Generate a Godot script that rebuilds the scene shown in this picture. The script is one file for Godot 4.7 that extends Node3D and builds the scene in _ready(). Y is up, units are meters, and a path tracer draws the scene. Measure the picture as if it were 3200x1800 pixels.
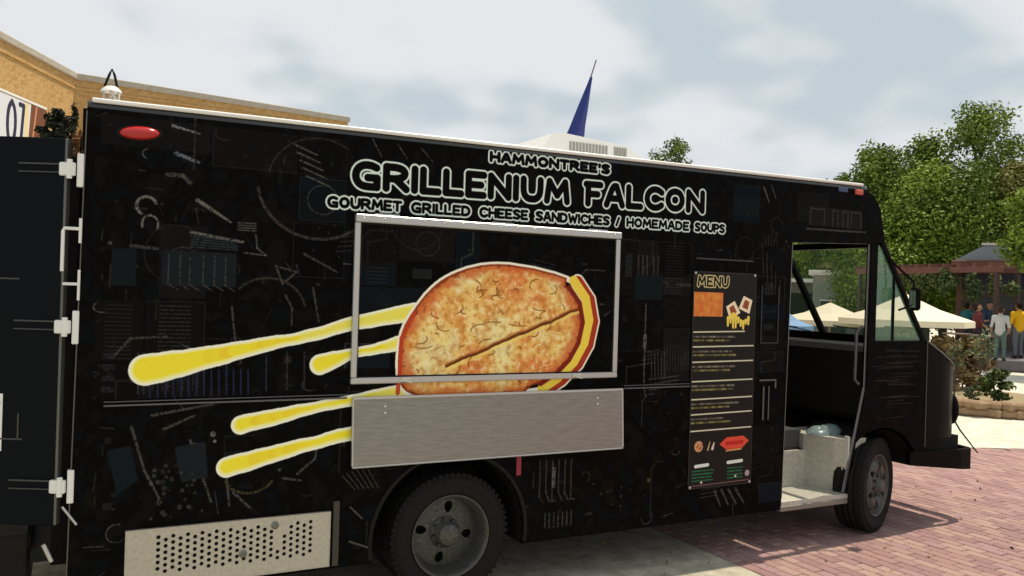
extends Node3D
# A black food truck parked on a brick and concrete plaza; x runs along the truck, y up, z towards the viewer.

var rng := RandomNumberGenerator.new()
var taken := {}
var M := {}

# ---------------------------------------------------------------- naming helpers
func numbered(called: String) -> String:
	var n: int = taken.get(called, 0)
	taken[called] = n + 1
	return called if n == 0 else "%s_%03d" % [called, n]

func tag(o: Node, label := "", category := "", group := "", kind := "") -> void:
	if label != "": o.set_meta("label", label)
	if category != "": o.set_meta("category", category)
	if group != "": o.set_meta("group", group)
	if kind != "": o.set_meta("kind", kind)

func thing(called: String, label: String, category: String, at := Vector3.ZERO, turn := 0.0, group := "") -> Node3D:
	var o := Node3D.new()
	o.name = numbered(called)
	add_child(o, true)
	o.position = at
	o.rotation.y = turn
	tag(o, label, category, group)
	return o

func node(called: String, parent: Node, at := Vector3.ZERO) -> Node3D:
	var o := Node3D.new()
	o.name = called
	parent.add_child(o, true)
	o.position = at
	return o

func put(called: String, sh, material: Material, parent: Node = null) -> MeshInstance3D:
	var o := MeshInstance3D.new()
	o.name = called if parent else numbered(called)
	var mesh: Mesh = sh.mesh() if sh is Shape else sh
	o.mesh = mesh
	o.material_override = material
	o.cast_shadow = GeometryInstance3D.SHADOW_CASTING_SETTING_ON
	(parent if parent else self).add_child(o, true)
	return o

func lin(r: float, g: float, b: float) -> Color:
	return Color(r, g, b).linear_to_srgb()

func mat(c: Color, rough := 0.6, metal := 0.0, spec := 0.5) -> StandardMaterial3D:
	var m := StandardMaterial3D.new()
	m.albedo_color = c
	m.roughness = rough
	m.metallic = metal
	m.metallic_specular = spec
	return m

func vmat(rough := 0.7, spec := 0.3) -> StandardMaterial3D:
	var m := mat(Color.WHITE, rough, 0.0, spec)
	m.vertex_color_use_as_albedo = true
	return m

func noise(freq: float, seed_: int, oct := 4, kind := FastNoiseLite.TYPE_SIMPLEX_SMOOTH) -> FastNoiseLite:
	var n := FastNoiseLite.new()
	n.noise_type = kind
	n.seed = seed_
	n.frequency = freq
	n.fractal_octaves = oct
	return n

func ntex(freq: float, seed_: int, a: Color, b: Color, size := 512, oct := 5) -> NoiseTexture2D:
	var t := NoiseTexture2D.new()
	t.width = size
	t.height = size
	t.seamless = true
	t.noise = noise(freq, seed_, oct)
	var g := Gradient.new()
	g.set_color(0, a)
	g.set_color(1, b)
	t.color_ramp = g
	return t

func nnorm(freq: float, seed_: int, strength := 4.0, size := 512) -> NoiseTexture2D:
	var t := NoiseTexture2D.new()
	t.width = size
	t.height = size
	t.seamless = true
	t.noise = noise(freq, seed_, 4)
	t.as_normal_map = true
	t.bump_strength = strength
	return t

func grain(m: StandardMaterial3D, freq: float, seed_: int, a: Color, b: Color, tile: float, bump := 0.0) -> StandardMaterial3D:
	m.albedo_color = Color.WHITE
	m.albedo_texture = ntex(freq, seed_, a, b)
	m.uv1_triplanar = true
	m.uv1_world_triplanar = true
	m.uv1_scale = Vector3.ONE / tile
	if bump > 0.0:
		m.normal_enabled = true
		m.normal_texture = nnorm(freq * 2.5, seed_ + 7, bump)
	return m

# ---------------------------------------------------------------- mesh helper
class Shape:
	var st := SurfaceTool.new()
	var uvf = null
	var col := Color.WHITE
	func _init() -> void:
		st.begin(Mesh.PRIMITIVE_TRIANGLES)
		st.set_smooth_group(-1)
	func smooth(on := true) -> Shape:
		st.set_smooth_group(0 if on else -1)
		return self
	func v(p: Vector3) -> void:
		st.set_color(col)
		if uvf != null: st.set_uv(uvf.call(p))
		st.add_vertex(p)
	func tri(a: Vector3, b: Vector3, c: Vector3) -> void:   # counter-clockwise from outside
		v(a); v(c); v(b)
	func quad(a: Vector3, b: Vector3, c: Vector3, d: Vector3) -> void:
		tri(a, b, c); tri(a, c, d)
	func box(c: Vector3, s: Vector3, e := 0.0, b := Basis.IDENTITY) -> Shape:
		var h := s / 2.0
		e = minf(e, minf(h.x, minf(h.y, h.z)) * 0.9)
		if e <= 0.0:
			var p := []
			for i in 8:
				p.append(c + b * Vector3(h.x if i & 1 else -h.x, h.y if i & 2 else -h.y, h.z if i & 4 else -h.z))
			quad(p[4], p[5], p[7], p[6]); quad(p[1], p[0], p[2], p[3])
			quad(p[5], p[1], p[3], p[7]); quad(p[0], p[4], p[6], p[2])
			quad(p[6], p[7], p[3], p[2]); quad(p[0], p[1], p[5], p[4])
			return self
		var hull := []
		for ax in 3:
			for sg in [-1.0, 1.0]:
				var u := (ax + 1) % 3
				var w := (ax + 2) % 3
				var f := []
				for k in [[-1, -1], [1, -1], [1, 1], [-1, 1]]:
					var q := Vector3.ZERO
					q[ax] = sg * h[ax]
					q[u] = k[0] * (h[u] - e)
					q[w] = k[1] * (h[w] - e)
					f.append(c + b * q)
				if sg > 0: quad(f[0], f[1], f[2], f[3])
				else: quad(f[3], f[2], f[1], f[0])
		for ax in 3:                                        # edge chamfers
			var u := (ax + 1) % 3
			var w := (ax + 2) % 3
			for su in [-1.0, 1.0]:
				for sw in [-1.0, 1.0]:
					var f := []
					for k in [[-1, 0], [1, 0], [1, 1], [-1, 1]]:
						var q := Vector3.ZERO
						q[ax] = k[0] * (h[ax] - e)
						q[u] = su * (h[u] if k[1] == 0 else h[u] - e)
						q[w] = sw * (h[w] - e if k[1] == 0 else h[w])
						f.append(c + b * q)
					if su * sw > 0: quad(f[0], f[1], f[2], f[3])
					else: quad(f[3], f[2], f[1], f[0])
		for sx in [-1.0, 1.0]:
			for sy in [-1.0, 1.0]:
				for sz in [-1.0, 1.0]:
					var a := c + b * Vector3(sx * h.x, sy * (h.y - e), sz * (h.z - e))
					var d := c + b * Vector3(sx * (h.x - e), sy * h.y, sz * (h.z - e))
					var g := c + b * Vector3(sx * (h.x - e), sy * (h.y - e), sz * h.z)
					if sx * sy * sz > 0: tri(a, d, g)
					else: tri(a, g, d)
		return self
	func span(a: Vector3, b: Vector3, e := 0.0) -> Shape:
		return box((a + b) / 2.0, (b - a).abs(), e)
	func bar(a: Vector3, b: Vector3, w: float, t: float, e := 0.0, up := Vector3.UP) -> Shape:
		var z := (b - a).normalized()
		if absf(z.dot(up)) > 0.98: up = Vector3.RIGHT
		var x := up.cross(z).normalized()
		return box((a + b) / 2.0, Vector3(w, t, a.distance_to(b)), e, Basis(x, z.cross(x), z))
	func tube(pts: Array, r, n := 10, caps := true) -> Shape:
		smooth()
		var rings := []
		var x := Vector3.ZERO
		for i in pts.size():
			var d: Vector3 = (pts[mini(i + 1, pts.size() - 1)] - pts[maxi(i - 1, 0)]).normalized()
			if x == Vector3.ZERO: x = d.cross(Vector3.UP if absf(d.y) < 0.9 else Vector3.RIGHT).normalized()
			x = (x - d * d.dot(x)).normalized()
			var y := d.cross(x)
			var rad: float = r[i] if r is Array else r
			var ring := []
			for k in n:
				var a := TAU * k / n
				ring.append(pts[i] + (x * cos(a) + y * sin(a)) * rad)
			rings.append(ring)
		for i in rings.size() - 1:
			for k in n:
				var k2 := (k + 1) % n
				quad(rings[i][k], rings[i][k2], rings[i + 1][k2], rings[i + 1][k])
		if caps:
			smooth(false)
			for k in n:
				tri(pts[0], rings[0][(k + 1) % n], rings[0][k])
				tri(pts[-1], rings[-1][k], rings[-1][(k + 1) % n])
		return self
	func lathe(prof: Array, n: int, xf := Transform3D.IDENTITY, smoothed := true, squash := Vector2.ONE) -> Shape:   # prof: Vector2(radius, along z), from the outside in
		smooth(smoothed)
		for i in prof.size() - 1:
			for k in n:
				var a := TAU * k / n
				var b := TAU * (k + 1) / n
				var p: Vector2 = prof[i]
				var q: Vector2 = prof[i + 1]
				var c1 := Vector3(cos(a) * squash.x, sin(a) * squash.y, 0)
				var c2 := Vector3(cos(b) * squash.x, sin(b) * squash.y, 0)
				quad(xf * (c1 * p.x + Vector3(0, 0, p.y)), xf * (c2 * p.x + Vector3(0, 0, p.y)), xf * (c2 * q.x + Vector3(0, 0, q.y)), xf * (c1 * q.x + Vector3(0, 0, q.y)))
		smooth(false)
		return self
	func prism(poly: PackedVector2Array, z0: float, z1: float) -> Shape:    # flat outline in x, y given thickness from z0 (back) to z1 (front)
		if Geometry2D.is_polygon_clockwise(poly): pass
		else: poly.reverse()
		# is_polygon_clockwise uses y-down; after this the outline runs one known way
		var idx := Geometry2D.triangulate_polygon(poly)
		for i in range(0, idx.size(), 3):
			var a := poly[idx[i]]; var b := poly[idx[i + 1]]; var c := poly[idx[i + 2]]
			if (b - a).cross(c - a) < 0:
				var t := b; b = c; c = t
			tri(Vector3(a.x, a.y, z1), Vector3(b.x, b.y, z1), Vector3(c.x, c.y, z1))
			tri(Vector3(a.x, a.y, z0), Vector3(c.x, c.y, z0), Vector3(b.x, b.y, z0))
		var area := 0.0
		for i in poly.size(): area += poly[i].cross(poly[(i + 1) % poly.size()])
		for i in poly.size():
			var a := poly[i]; var b := poly[(i + 1) % poly.size()]
			if area < 0: var t := a; a = b; b = t
			quad(Vector3(a.x, a.y, z0), Vector3(b.x, b.y, z0), Vector3(b.x, b.y, z1), Vector3(a.x, a.y, z1))
		return self
	func mesh() -> ArrayMesh:
		st.generate_normals()
		return st.commit()

# ---------------------------------------------------------------- print helper: paints flat print in metres
class Print:
	var w: int
	var h: int
	var x0: float
	var y0: float
	var s: float
	var d := PackedByteArray()
	func _init(w_: int, h_: int, x0_: float, y0_: float, s_: float, bg: Color) -> void:
		w = w_; h = h_; x0 = x0_; y0 = y0_; s = s_
		d.resize(w * h * 3)
		for i in w * h:
			d[i * 3] = int(bg.r * 255); d[i * 3 + 1] = int(bg.g * 255); d[i * 3 + 2] = int(bg.b * 255)
	func px(x: float) -> float: return (x - x0) * s
	func py(y: float) -> float: return h - (y - y0) * s
	func dot(i: int, c: Color, a: float) -> void:
		i *= 3
		d[i] = int(lerpf(d[i], c.r * 255.0, a))
		d[i + 1] = int(lerpf(d[i + 1], c.g * 255.0, a))
		d[i + 2] = int(lerpf(d[i + 2], c.b * 255.0, a))
	func seg(a: Vector2, b: Vector2, r0: float, r1: float, c: Color, al := 1.0) -> void:   # a round-ended stroke, radius r0 to r1
		var pa := Vector2(px(a.x), py(a.y)); var pb := Vector2(px(b.x), py(b.y))
		var ra := r0 * s; var rb := r1 * s
		var m := maxf(ra, rb) + 1.0
		var ab := pb - pa
		var ll := maxf(ab.length_squared(), 1e-6)
		for y in range(maxi(0, int(minf(pa.y, pb.y) - m)), mini(h, int(maxf(pa.y, pb.y) + m) + 1)):
			for x in range(maxi(0, int(minf(pa.x, pb.x) - m)), mini(w, int(maxf(pa.x, pb.x) + m) + 1)):
				var p := Vector2(x + 0.5, y + 0.5)
				var t := clampf((p - pa).dot(ab) / ll, 0.0, 1.0)
				var e := lerpf(ra, rb, t) - p.distance_to(pa + ab * t) + 0.5
				if e > 0.0: dot(y * w + x, c, minf(e, 1.0) * al)
	func path(pts: Array, r: float, c: Color, al := 1.0) -> void:
		for i in pts.size() - 1: seg(pts[i], pts[i + 1], r, r, c, al)
	func rect(a: Vector2, b: Vector2, c: Color, al := 1.0) -> void:
		for y in range(maxi(0, int(py(maxf(a.y, b.y)))), mini(h, int(py(minf(a.y, b.y))))):
			for x in range(maxi(0, int(px(minf(a.x, b.x)))), mini(w, int(px(maxf(a.x, b.x))))):
				dot(y * w + x, c, al)
	func poly(p: PackedVector2Array, f: Callable) -> void:      # f(x, y) gives the colour there
		var lo := Vector2(1e9, 1e9); var hi := -lo
		for q in p: lo = lo.min(q); hi = hi.max(q)
		for y in range(maxi(0, int(py(hi.y))), mini(h, int(py(lo.y)) + 1)):
			for x in range(maxi(0, int(px(lo.x))), mini(w, int(px(hi.x)) + 1)):
				var q := Vector2(x0 + (x + 0.5) / s, y0 + (h - y - 0.5) / s)
				if Geometry2D.is_point_in_polygon(q, p): dot(y * w + x, f.call(q.x, q.y), 1.0)
	func disc(c: Vector2, r: float, col: Color, al := 1.0) -> void: seg(c, c, r, r, col, al)
	func ring(c: Vector2, rx: float, ry: float, a0: float, a1: float, r: float, col: Color, al := 1.0) -> void:
		var n := maxi(6, int(absf(a1 - a0) * 6.0))
		var last := c + Vector2(cos(a0) * rx, sin(a0) * ry)
		for i in n:
			var a := lerpf(a0, a1, (i + 1.0) / n)
			var q := c + Vector2(cos(a) * rx, sin(a) * ry)
			seg(last, q, r, r, col, al)
			last = q
	func texture() -> ImageTexture:
		return ImageTexture.create_from_image(Image.create_from_data(w, h, false, Image.FORMAT_RGB8, d))

const GLYPH := {
	"A": ".9;0,0 .35,1 .55,1 .9,0;.2,.34 .7,.34", "C": ".9;.9,.85 .65,1 .35,1 .1,.82 0,.5 .1,.18 .35,0 .65,0 .9,.15",
	"D": ".9;0,0 0,1 .45,1 .78,.85 .9,.5 .78,.15 .45,0 0,0", "E": ".75;.75,1 0,1 0,0 .75,0;0,.5 .62,.5", "F": ".8;.8,1 .0,1;.12,1 .12,0;.12,.5 .65,.5",
	"G": "1;.92,.9 .68,1 .35,1 .1,.82 0,.5 .1,.18 .35,0 .95,0 .95,.42 .55,.42", "H": ".85;0,0 0,1;.85,0 .85,1;0,.5 .85,.5", "I": ".05;.02,0 .02,1",
	"L": ".72;0,1 0,0 .72,0", "M": "1.1;0,0 .12,1 .55,.3 .98,1 1.1,0", "N": ".9;0,0 0,1 .9,0 .9,1", "O": ".95;.47,0 .15,.12 0,.5 .15,.88 .47,1 .8,.88 .95,.5 .8,.12 .47,0",
	"P": ".8;0,0 0,1 .55,1 .8,.85 .8,.62 .55,.45 0,.45", "R": ".9;0,0 0,1 .55,1 .82,.86 .82,.62 .55,.46 0,.46;.4,.46 .9,0", "S": ".8;.78,.9 .55,1 .22,1 .02,.84 .1,.6 .65,.45 .8,.25 .65,.03 .4,0 0,.08",
	"T": ".85;0,1 .85,1;.42,1 .42,0", "U": ".9;0,1 0,.3 .2,.03 .45,0 .7,.03 .9,.3 .9,1", "W": "1.2;0,1 .28,0 .6,.75 .92,0 1.2,1", "'": ".05;.04,1 .02,.74", "/": ".5;.05,0 .45,1",
	"7": ".75;0,1 .75,1 .3,0", "0": ".8;.4,0 .1,.15 0,.5 .1,.85 .4,1 .7,.85 .8,.5 .7,.15 .4,0",
}

func rounded(pts: Array) -> Array:                           # rounds the blunt corners of a stroke, keeps the sharp ones
	if pts.size() < 4: return pts
	var closed: bool = pts[0].distance_to(pts[-1]) < 0.001
	var out := []
	var n := pts.size()
	for i in n:
		var a: Vector2 = pts[i]
		var p: Vector2 = pts[i - 1] if i > 0 else (pts[n - 2] if closed else a)
		var q: Vector2 = pts[i + 1] if i < n - 1 else (pts[1] if closed else a)
		var turn := absf((a - p).angle_to(q - a)) if p != a and q != a else 0.0
		if turn > 0.12 and turn < 1.2:
			out.append(a.lerp(p, 0.25)); out.append(a.lerp(q, 0.25))
		else: out.append(a)
	if closed and out[0].distance_to(out[-1]) > 0.001: out.append(out[0])
	return out

func lettering(p: Print, words: String, xa: float, xb: float, ya: float, yb: float, high: float, r: float, o: float, ink: Color, edge: Color) -> void:
	# words fitted between xa and xb on a base that runs from ya to yb; strokes of radius r in «ink» with an outline o wide in «edge»
	var inset := r + o
	var total := 0.0
	var gap := 0.36
	for ch in words:
		total += float(GLYPH[ch].split(";")[0]) + gap
	total -= gap
	var k := (xb - xa - 2.0 * inset) / total
	var strokes := []
	var x := 0.0
	for ch in words:
		var g: PackedStringArray = GLYPH[ch].split(";")
		for j in range(1, g.size()):
			var pts := []
			for q in g[j].split(" "):
				var c := q.split(",")
				var gx := xa + inset + (x + float(c[0])) * k
				pts.append(Vector2(gx, lerpf(ya, yb, (gx - xa) / (xb - xa)) + inset + float(c[1]) * (high - 2.0 * inset)))
			strokes.append(rounded(rounded(pts)))
		x += float(g[0]) + gap
	if o > 0.0:
		for pts in strokes: p.path(pts, r + o, edge)
	for pts in strokes: p.path(pts, r, ink)

# ---------------------------------------------------------------- the printed wrap of the truck
const WX := -0.02
const WY := 0.28
const WS := 290.0
func wrap_uv(p: Vector3) -> Vector2:
	return Vector2((p.x - WX) * WS / 2048.0, 1.0 - (p.y - WY) * WS / 816.0)

func make_wrap() -> ImageTexture:
	var p := Print.new(2048, 816, WX, WY, WS, Color8(13, 11, 10))
	rng.seed = 11
	var blot := noise(0.9, 5, 3)
	for y in p.h:                                            # mottled ink of the black print
		for x in p.w:
			var n := blot.get_noise_2d(x * 0.02, y * 0.02)
			var i := y * p.w + x
			if n > 0.12: p.dot(i, Color8(22, 20, 19), minf((n - 0.12) * 3.0, 0.7))
			elif n < -0.15: p.dot(i, Color8(13, 17, 21), minf((-n - 0.15) * 3.0, 0.8))
	# generic machinery: a plan of plates with seams, louvres, dots and pipes inside them
	var plates := [Rect2(0.0, 0.33, 2.4, 1.0), Rect2(0.0, 1.37, 1.35, 1.53), Rect2(1.43, 1.46, 1.9, 0.96), Rect2(2.66, 0.33, 2.3, 1.0), Rect2(3.36, 1.37, 0.66, 1.05), Rect2(4.4, 2.2, 1.6, 0.7), Rect2(4.68, 0.5, 0.3, 1.7)]
	var k0 := 0
	while k0 < plates.size() and plates.size() < 150:
		var r: Rect2 = plates[k0]
		k0 += 1
		if r.size.x * r.size.y < 0.045 or (r.size.x < 0.22 and r.size.y < 0.22): continue
		var f := rng.randf_range(0.3, 0.7)
		if r.size.x > r.size.y * rng.randf_range(0.7, 1.4):
			plates.append(Rect2(r.position, Vector2(r.size.x * f, r.size.y))); plates.append(Rect2(r.position + Vector2(r.size.x * f, 0), Vector2(r.size.x * (1 - f), r.size.y)))
		else:
			plates.append(Rect2(r.position, Vector2(r.size.x, r.size.y * f))); plates.append(Rect2(r.position + Vector2(0, r.size.y * f), Vector2(r.size.x, r.size.y * (1 - f))))
	for r: Rect2 in plates:
		if r.size.x * r.size.y > 0.12: continue
		var a := r.position + Vector2(0.008, 0.008); var b := r.end - Vector2(0.008, 0.008)
		var tone: Color = [Color8(24, 32, 39), Color8(20, 18, 17), Color8(28, 26, 26), Color8(17, 24, 30), Color8(10, 9, 9), Color8(26, 22, 20)][rng.randi() % 6]
		p.rect(a, b, tone, rng.randf_range(0.3, 0.9))
		var g := rng.randi_range(38, 74)
		var ink := Color8(g, g, g - 2)
		if rng.randf() < 0.55: p.path([Vector2(a.x, b.y), b, Vector2(b.x, a.y)], 0.0022, ink, rng.randf_range(0.3, 0.8))
		if rng.randf() < 0.45: p.path([Vector2(a.x, b.y), a, Vector2(b.x, a.y)], 0.0022, Color8(46, 48, 54), rng.randf_range(0.3, 0.8))
		var w := b.x - a.x; var h := b.y - a.y
		match rng.randi() % 7:
			0:
				for j in int(h / 0.022): p.seg(a + Vector2(w * 0.2, 0.015 + j * 0.022), a + Vector2(w * 0.75, 0.013 + j * 0.022), 0.0035, 0.0035, ink, 0.6)
			1:
				for j in int(w / 0.026): p.seg(a + Vector2(0.015 + j * 0.026, h * 0.2), a + Vector2(0.015 + j * 0.026, h * 0.7), 0.004, 0.004, ink, 0.55)
			2: p.ring((a + b) / 2.0, minf(w, h) * 0.36, minf(w, h) * 0.34, 0.0, TAU, 0.004, ink, 0.6)
			3:
				for j in 14: p.disc(a + Vector2(rng.randf() * w, rng.randf() * h), rng.randf_range(0.003, 0.009), ink, 0.7)
			4: p.path([a + Vector2(w * 0.2, 0.0), a + Vector2(w * 0.2, h * 0.5), a + Vector2(w * 0.7, h * 0.6), a + Vector2(w * 0.7, h)], 0.006, ink, 0.6)
			5: p.rect(a + Vector2(w * 0.25, h * 0.3), a + Vector2(w * 0.6, h * 0.75), Color8(g - 8, g - 4, g), 0.5)
	# loose machinery lines
	for k in 55:
		var c := Vector2(rng.randf_range(0.05, 4.95), rng.randf_range(0.35, 2.9))
		if c.x > 1.3 and c.y > 2.45 and c.x < 4.4: continue
		var g := rng.randi_range(44, 92)
		var ink := Color8(g, g - 5, g - 8)
		var al := rng.randf_range(0.35, 0.8)
		match rng.randi() % 6:
			0:
				var d := Vector2(rng.randf_range(0.05, 0.22), rng.randf_range(-0.07, 0.03))
				for j in rng.randi_range(2, 5): p.seg(c + Vector2(0.01 * j, 0.03 * j), c + d + Vector2(0.01 * j, 0.03 * j), 0.004, 0.003, ink, al)
			1:
				p.rect(c, c + Vector2(rng.randf_range(0.08, 0.3), rng.randf_range(0.06, 0.2)), Color8(24, 31, 37), 0.8)
				p.path([c, c + Vector2(0.0, 0.15), c + Vector2(0.18, 0.15)], 0.003, ink, al)
			2:
				var r := rng.randf_range(0.04, 0.2)
				p.ring(c, r, r, rng.randf() * TAU, rng.randf() * TAU + 2.0, 0.004, ink, al * 0.8)
			3:
				var l := rng.randf_range(0.15, 0.5)
				p.path([c, c + Vector2(0.0, l), c + Vector2(0.05, l + 0.05), c + Vector2(rng.randf_range(0.05, 0.25), l + 0.05)], 0.005, ink, al * 0.8)
			4:
				for j in 5: p.seg(c + Vector2(0.03 * j, 0.0), c + Vector2(0.03 * j, rng.randf_range(0.05, 0.12)), 0.004, 0.003, ink, al)
			5:
				for j in rng.randi_range(3, 9): p.disc(c + Vector2(rng.randf_range(-0.1, 0.1), rng.randf_range(-0.08, 0.08)), rng.randf_range(0.004, 0.012), ink, al)
	for k in 300:                                            # fine print: rivets, ticks, small pipes, mostly to the rear and low down
		var c := Vector2(pow(rng.randf(), 1.5) * 4.9 + 0.03, rng.randf_range(0.33, 2.9))
		if c.x > 1.2 and c.y > 2.45 and c.x < 4.4: continue
		var g := rng.randi_range(36, 104)
		var ink := Color8(g, g - rng.randi_range(0, 8), g - rng.randi_range(0, 12))
		var al := rng.randf_range(0.25, 0.75)
		match rng.randi() % 5:
			0, 1:
				var d := Vector2.from_angle(rng.randf() * TAU if rng.randf() < 0.4 else floorf(rng.randf() * 4.0) * PI / 2.0 - 0.04) * rng.randf_range(0.02, 0.13)
				p.seg(c, c + d, rng.randf_range(0.002, 0.006), rng.randf_range(0.001, 0.004), ink, al)
			2: p.disc(c, rng.randf_range(0.003, 0.011), ink, al)
			3:
				var r := rng.randf_range(0.012, 0.05)
				var a := rng.randf() * TAU
				p.ring(c, r, r * rng.randf_range(0.6, 1.0), a, a + rng.randf_range(1.0, 4.5), rng.randf_range(0.002, 0.004), ink, al)
			4: p.rect(c, c + Vector2(rng.randf_range(0.01, 0.07), rng.randf_range(0.01, 0.05)), ink, al * 0.5)
	var gy := Color8(120, 116, 110)
	var lo := Color8(74, 70, 66)
	# machinery seen on the rear half of the print
	p.rect(Vector2(0.33, 1.99), Vector2(0.72, 2.18), Color8(27, 33, 36))
	p.rect(Vector2(0.08, 1.98), Vector2(0.2, 2.18), Color8(22, 28, 32))
	for x in [0.36, 0.42, 0.47, 0.54, 0.6, 0.66]: p.path([Vector2(x, 2.16), Vector2(x, 2.0), Vector2(x + 0.05, 1.97)], 0.004, lo, 0.8)
	p.seg(Vector2(0.5, 2.47), Vector2(0.68, 2.36), 0.012, 0.006, gy, 0.85)
	p.seg(Vector2(0.47, 2.29), Vector2(0.75, 2.25), 0.008, 0.008, gy, 0.8)
	for j in 5: p.seg(Vector2(0.47, 2.27 - 0.015 * j), Vector2(0.72, 2.25 - 0.012 * j), 0.004, 0.004, Color8(60, 76, 78), 0.7)
	for j in 4: p.seg(Vector2(0.72, 2.36 - 0.014 * j), Vector2(0.82, 2.36 - 0.014 * j), 0.004, 0.004, gy, 0.6)
	p.path([Vector2(0.82, 2.3), Vector2(0.83, 2.22), Vector2(0.88, 2.18), Vector2(0.76, 2.19)], 0.005, gy, 0.6)
	p.ring(Vector2(1.18, 2.62), 0.36, 0.33, 3.3, 5.9, 0.009, Color8(70, 62, 58), 0.8)
	p.ring(Vector2(1.18, 2.62), 0.3, 0.27, 1.0, 3.0, 0.005, Color8(58, 50, 46), 0.8)
	p.ring(Vector2(0.9, 1.85), 0.22, 0.2, 0.2, 2.4, 0.007, Color8(62, 55, 50), 0.8)
	p.ring(Vector2(0.24, 2.42), 0.05, 0.05, 0.3, 4.2, 0.008, gy, 0.6)
	p.ring(Vector2(0.26, 2.32), 0.04, 0.05, -0.4, 3.5, 0.006, gy, 0.6)
	p.seg(Vector2(0.17, 2.2), Vector2(0.3, 2.19), 0.009, 0.009, Color8(80, 78, 74), 0.7)
	for j in 5: p.seg(Vector2(1.02 + 0.02 * j, 2.84 - 0.045 * j), Vector2(1.16 + 0.02 * j, 2.79 - 0.045 * j), 0.005, 0.004, gy, 0.65)
	p.seg(Vector2(0.36, 2.87), Vector2(0.5, 2.84), 0.009, 0.004, Color8(140, 140, 142), 0.8)
	p.seg(Vector2(0.38, 2.72), Vector2(0.5, 2.68), 0.011, 0.008, Color8(130, 138, 150), 0.7)
	p.path([Vector2(0.34, 2.6), Vector2(0.42, 2.6), Vector2(0.46, 2.56)], 0.012, Color8(96, 94, 90), 0.6)
	for j in 3: p.seg(Vector2(1.5 + 0.16 * j, 2.92 - 0.01 * j), Vector2(1.56 + 0.17 * j, 2.82), 0.005, 0.003, gy, 0.6)
	for q in [[0.94, 2.12, 0.98, 2.02], [0.98, 2.02, 1.06, 2.09], [1.06, 2.09, 0.94, 2.12], [1.0, 1.95, 1.04, 1.88], [1.04, 1.88, 1.04, 1.78], [1.1, 2.2, 1.3, 2.1], [1.16, 2.0, 1.2, 1.8]]:
		p.seg(Vector2(q[0], q[1]), Vector2(q[2], q[3]), 0.007, 0.005, lo, 0.9)
	for x in [0.22, 0.25, 0.56, 0.68, 0.9, 1.02, 1.12]: p.seg(Vector2(x, 1.62), Vector2(x + 0.005, 1.4), 0.004, 0.004, Color8(66, 62, 70), 0.8)
	for x in range(14): p.seg(Vector2(0.28 + x * 0.04, 1.52), Vector2(0.285 + x * 0.04, 1.38), 0.005, 0.005, Color8(38, 46, 78), 0.8)
	p.path([Vector2(0.7, 1.88), Vector2(0.72, 1.72), Vector2(0.74, 1.6)], 0.006, lo, 0.9)
	p.path([Vector2(0.1, 1.6), Vector2(0.18, 1.7), Vector2(0.36, 1.71)], 0.006, lo, 0.9)
	for y in [1.62, 1.56, 1.5, 1.44]:
		p.rect(Vector2(0.05, y - 0.03), Vector2(0.11, y), Color8(44, 42, 48), 0.8)
	# below the rub rail
	for q in [[0.2, 1.22, 0.27, 0.98], [0.27, 0.98, 0.36, 0.8], [0.5, 1.13, 0.62, 0.78], [0.74, 0.82, 0.84, 0.72], [0.36, 1.2, 0.52, 1.27], [0.3, 1.28, 0.62, 1.33], [1.1, 0.9, 1.2, 0.98], [1.2, 0.98, 1.22, 1.08], [1.02, 0.88, 1.12, 0.86], [0.7, 0.9, 0.72, 0.75]]:
		p.seg(Vector2(q[0], q[1]), Vector2(q[2], q[3]), 0.008, 0.006, Color8(86, 82, 78), 0.8)
	p.poly(PackedVector2Array([Vector2(0.08, 1.1), Vector2(0.2, 1.12), Vector2(0.24, 0.93), Vector2(0.14, 0.86)]), func(_x, _y): return Color8(22, 29, 34))
	p.poly(PackedVector2Array([Vector2(0.42, 1.1), Vector2(0.58, 1.12), Vector2(0.6, 0.92), Vector2(0.46, 0.9)]), func(_x, _y): return Color8(30, 34, 38))
	for k in 40: p.disc(Vector2(rng.randf_range(0.3, 0.58), rng.randf_range(0.7, 1.0)), rng.randf_range(0.004, 0.014), Color8(78, 80, 78), 0.6)
	p.disc(Vector2(0.62, 1.16), 0.016, gy, 0.8); p.disc(Vector2(0.63, 1.12), 0.01, gy, 0.9)
	p.ring(Vector2(0.83, 0.92), 0.14, 0.11, 3.4, 5.8, 0.007, Color8(74, 66, 40), 0.8)
	for j in 6: p.seg(Vector2(1.52 - 0.03 * j, 0.92 - 0.01 * j), Vector2(1.6 - 0.03 * j, 0.78), 0.004, 0.004, lo, 0.8)
	# right of the hatch
	for x in [3.52, 3.56, 3.6, 3.66, 3.7]: p.seg(Vector2(x, 2.3), Vector2(x, 2.15 + 0.02 * sin(x * 40.0)), 0.008, 0.005, lo, 0.8)
	p.rect(Vector2(3.5, 1.98), Vector2(3.75, 2.16), Color8(21, 28, 31))
	p.path([Vector2(3.6, 1.95), Vector2(3.6, 1.35), Vector2(3.62, 1.28)], 0.006, Color8(96, 92, 88), 0.8)
	p.seg(Vector2(3.6, 1.72), Vector2(3.6, 1.64), 0.016, 0.016, Color8(104, 100, 94), 0.8)
	for j in 5: p.seg(Vector2(3.66 + 0.03 * j, 1.6), Vector2(3.67 + 0.03 * j, 1.42), 0.006, 0.006, lo, 0.7)
	for j in 3: p.seg(Vector2(3.65, 1.4 - 0.04 * j), Vector2(3.92, 1.42 - 0.03 * j), 0.005, 0.005, Color8(92, 88, 84), 0.7)
	p.seg(Vector2(3.88, 2.1), Vector2(4.0, 2.1), 0.012, 0.012, Color8(66, 62, 58), 0.8)
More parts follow.
